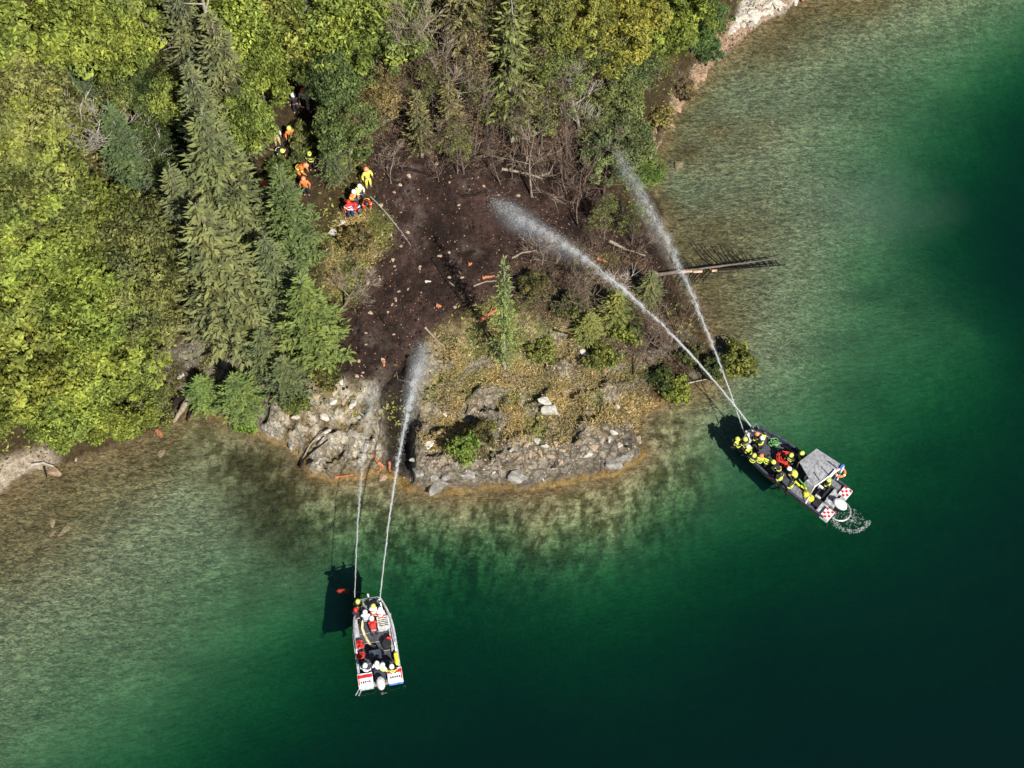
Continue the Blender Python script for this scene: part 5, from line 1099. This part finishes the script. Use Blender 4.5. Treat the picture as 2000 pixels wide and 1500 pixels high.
# propeller wash behind the larger boat
mb = MB()
for k in range(800):
    a = rng.uniform(-.2, 3.5) if k % 3 else rng.uniform(0, 6.28); r_ = (.95+rng.normal()*.09) if k % 3 else rng.uniform(.1, .7); c = Vector(at(1662, 1012, .015)); cx, cy_ = c.x+r_*1.25*math.cos(a+2.6), c.y+r_*math.sin(a+2.6)
    s = rng.uniform(.012, .055); b0 = rng.uniform(0, 6.28); mb.add([(cx+s*rng.uniform(.5, 1.2)*math.cos(b0+j*1.26), cy_+s*rng.uniform(.5, 1.2)*math.sin(b0+j*1.26), .012) for j in range(5)]+[(cx, cy_, .03)], [(j, (j+1) % 5, 5) for j in range(5)])
tag(mb.obj('foam', 'spray'), 'white foam churned up behind the larger boat', kind='stuff')

# ------------------------------------------------------------ sparse scorched crowns over the upper slope
for k, (x, y, rr, t, lab) in enumerate([(800,75,1.7,OLIVE,'thin olive crown left of the large leafless tree'), (840,170,1.6,OLIVE,'thin olive crown below the large leafless tree'), (930,95,1.8,BRN,'thin brown crown right of the large leafless tree'), (950,190,1.6,OLIVE,'thin olive crown left of the tall thin pine'), (890,280,1.3,OLIVE,'low thin olive crown at the top rim of the charred clearing'),
      (1060,210,1.9,OLIVE,'thin olive crown right of the tall thin pine'), (1100,130,2.2,MID,'loose green crown between the tall thin pine and the forked snag'), (1080,80,2.2,(.9,.95,.8),'loose green crown above the burnt slope right of the pine'), (960,40,2.0,OLIVE,'thin olive crown at the top edge left of the pine'), (1160,220,1.6,OLIVE,'thin olive crown on the forked snag side'),
      (1140,70,1.6,BRN,'rust brown crown in the gap of the green trees'), (760,160,1.5,BRN,'thin brown crown at the left of the upper slope'), (1270,50,1.2,(1.1,.5,.9),'rust red low crown in the reddish gap at the top'), (1185,420,1.2,OLIVE,'thin grey green crown left of the faint jet'), (1240,430,1.1,OLIVE,'thin low crown under the faint jet'), (700,240,1.6,(.8,.65,1.1),'thin brown crown above the bush line')]):
    leafy(x, y, rr, rr*2.4+2, t, lab, 4)

# ------------------------------------------------------------ thin mist drifting over the lake
m, nt = newmat('mist'); o = N(nt, 'ShaderNodeOutputMaterial'); v = N(nt, 'ShaderNodeVolumePrincipled'); v.inputs['Color'].default_value = (.8, .85, .9, 1)
tc = N(nt, 'ShaderNodeTexCoord'); gr = N(nt, 'ShaderNodeTexGradient', _gradient_type='SPHERICAL'); no = N(nt, 'ShaderNodeTexNoise', Scale=1.6, Detail=3.0, Distortion=.4)
nt.links.new(tc.outputs['Object'], gr.inputs['Vector']); nt.links.new(tc.outputs['Object'], no.inputs['Vector'])
nt.links.new(math_(nt, 'MULTIPLY', math_(nt, 'MULTIPLY', ramp(nt, gr.outputs['Fac'], .0, .8), ramp(nt, no.outputs[0], .35, .7)), .06), v.inputs['Density']); nt.links.new(v.outputs[0], o.inputs['Volume'])
for (x, y, sx, sy, lab) in [(1715, 400, 7.5, 5.0, 'pale mist patch drifting over the green bay')]:
    mb = MB(); mb.lathe((0, 0, 0), [(math.sin(math.pi*k/10)+.01, -math.cos(math.pi*k/10)) for k in range(11)], 20); o_ = mb.obj('mist_patch', 'mist'); o_.location = Vector(at(x, y, 2.0)); o_.scale = (sx, sy, 1.5); tag(o_, lab, kind='stuff')

# ------------------------------------------------------------ charred fallen trunks on the burnt slope
for a, b, r_, mt, lab in [((790, 330), (850, 345), .13, 'char', 'charred trunk lying across the top of the clearing'), ((905, 385), (950, 372), .11, 'char', 'charred trunk left of where the main jet lands'), ((845, 505), (900, 585), .12, 'char', 'black trunk lying along the long shadow'), ((1010, 455), (1085, 440), .12, 'char', 'black trunk under the main jet'),
     ((1090, 520), (1150, 560), .13, 'char', 'black trunk in the hollow right of the fir'), ((1110, 380), (1160, 430), .11, 'char', 'thin black trunk between the jets'), ((740, 610), (770, 665), .08, 'char', 'thin black trunk low on the left of the clearing'), ((1190, 470), (1260, 500), .12, 'dead_wood', 'grey brown trunk lying towards the fallen tree'),
     ((980, 330), (1060, 350), .1, 'dead_wood', 'brown trunk at the foot of the slender leafless tree'), ((830, 640), (870, 680), .08, 'dead_wood', 'brown stem at the edge of the grass'), ((1080, 645), (1140, 660), .09, 'char', 'black stem above the stunted pine'), ((1230, 560), (1300, 590), .1, 'char', 'black trunk near the broken stump')]:
    log([a, ((a[0]+b[0])/2+rng.uniform(-5, 5), (a[1]+b[1])/2+rng.uniform(-5, 5)), b], r_, mt, lab, 'fallen_log', .12, .5, 'log', 2)

for (x, y, rr, t, lab) in [(285, 175, 1.9, (.42, .52, .6), 'small filler tree tinted dark as shade in the left hollow'), (300, 265, 1.8, (.4, .5, .6), 'small shade-tinted filler tree beside the dark fir in the left hollow'), (325, 130, 1.8, (.42, .45, .6), 'shade-tinted filler tree under the long pale dead trunk'), (330, 330, 1.7, (.45, .55, .6), 'small shade-tinted filler tree at the lower end of the left hollow')]:
    leafy(x, y, rr, rr*2+1.5, t, lab)  # added trees; their dark tint puts the hollow's shade into the leaf colour
leafy(225, 225, 2.5, 7, (.9, .95, 1), 'sparse grey green tree with bare boughs in the left hollow', 4)
log([(365, 150, 0), (352, 108, 3.0), (300, 60, 6.5), (262, 25, 8.5), (240, 5, 9.5)], .17, 'pale_bark', 'long pale dead trunk leaning over the dark gap near the top left', 'dead_tree', cat='tree', stubs=7)
p_ = ground(408, 55, 10.5); rt = thing('dead_tree', p_, 'tall pale dead snag at the top edge among the dark spruces', 'tree'); part(rt, 'stem', 'pale_bark', lambda mb: mb.tube([(0, 0, -.5), (.1, 0, 5), (0, .1, 10), (.15, 0, 15)], [.24, .2, .15, .05], 8))
for k in range(9): a = k*2.3; part(rt, 'branch_stub', 'pale_bark', lambda mb: mb.tube([(0, 0, 7+.8*k), (math.cos(a)*1.1, math.sin(a)*1.1, 7.5+.8*k)], [.05, .015], 5))


for (x, y, h) in [(870, 190, 8), (925, 230, 9), (960, 130, 9), (1020, 230, 8), (1075, 170, 9), (1110, 240, 8), (820, 150, 8), (1150, 150, 8), (1000, 290, 7), (895, 60, 9)]:
    bare(x, y, h, int(rng.choice([3, 4])), 'tall thin scorched stem standing on the upper burnt slope', 'scorched_wood', .75, name='burnt_tree')['group'] = 'tall scorched stems'

bush(600, 272, 1.0, (.62, .62, .75), 'grey olive bush in the middle of the walkers on the path')
bush(545, 335, .8, (.5, .6, .6), 'small dark bush left of the orange clad people')
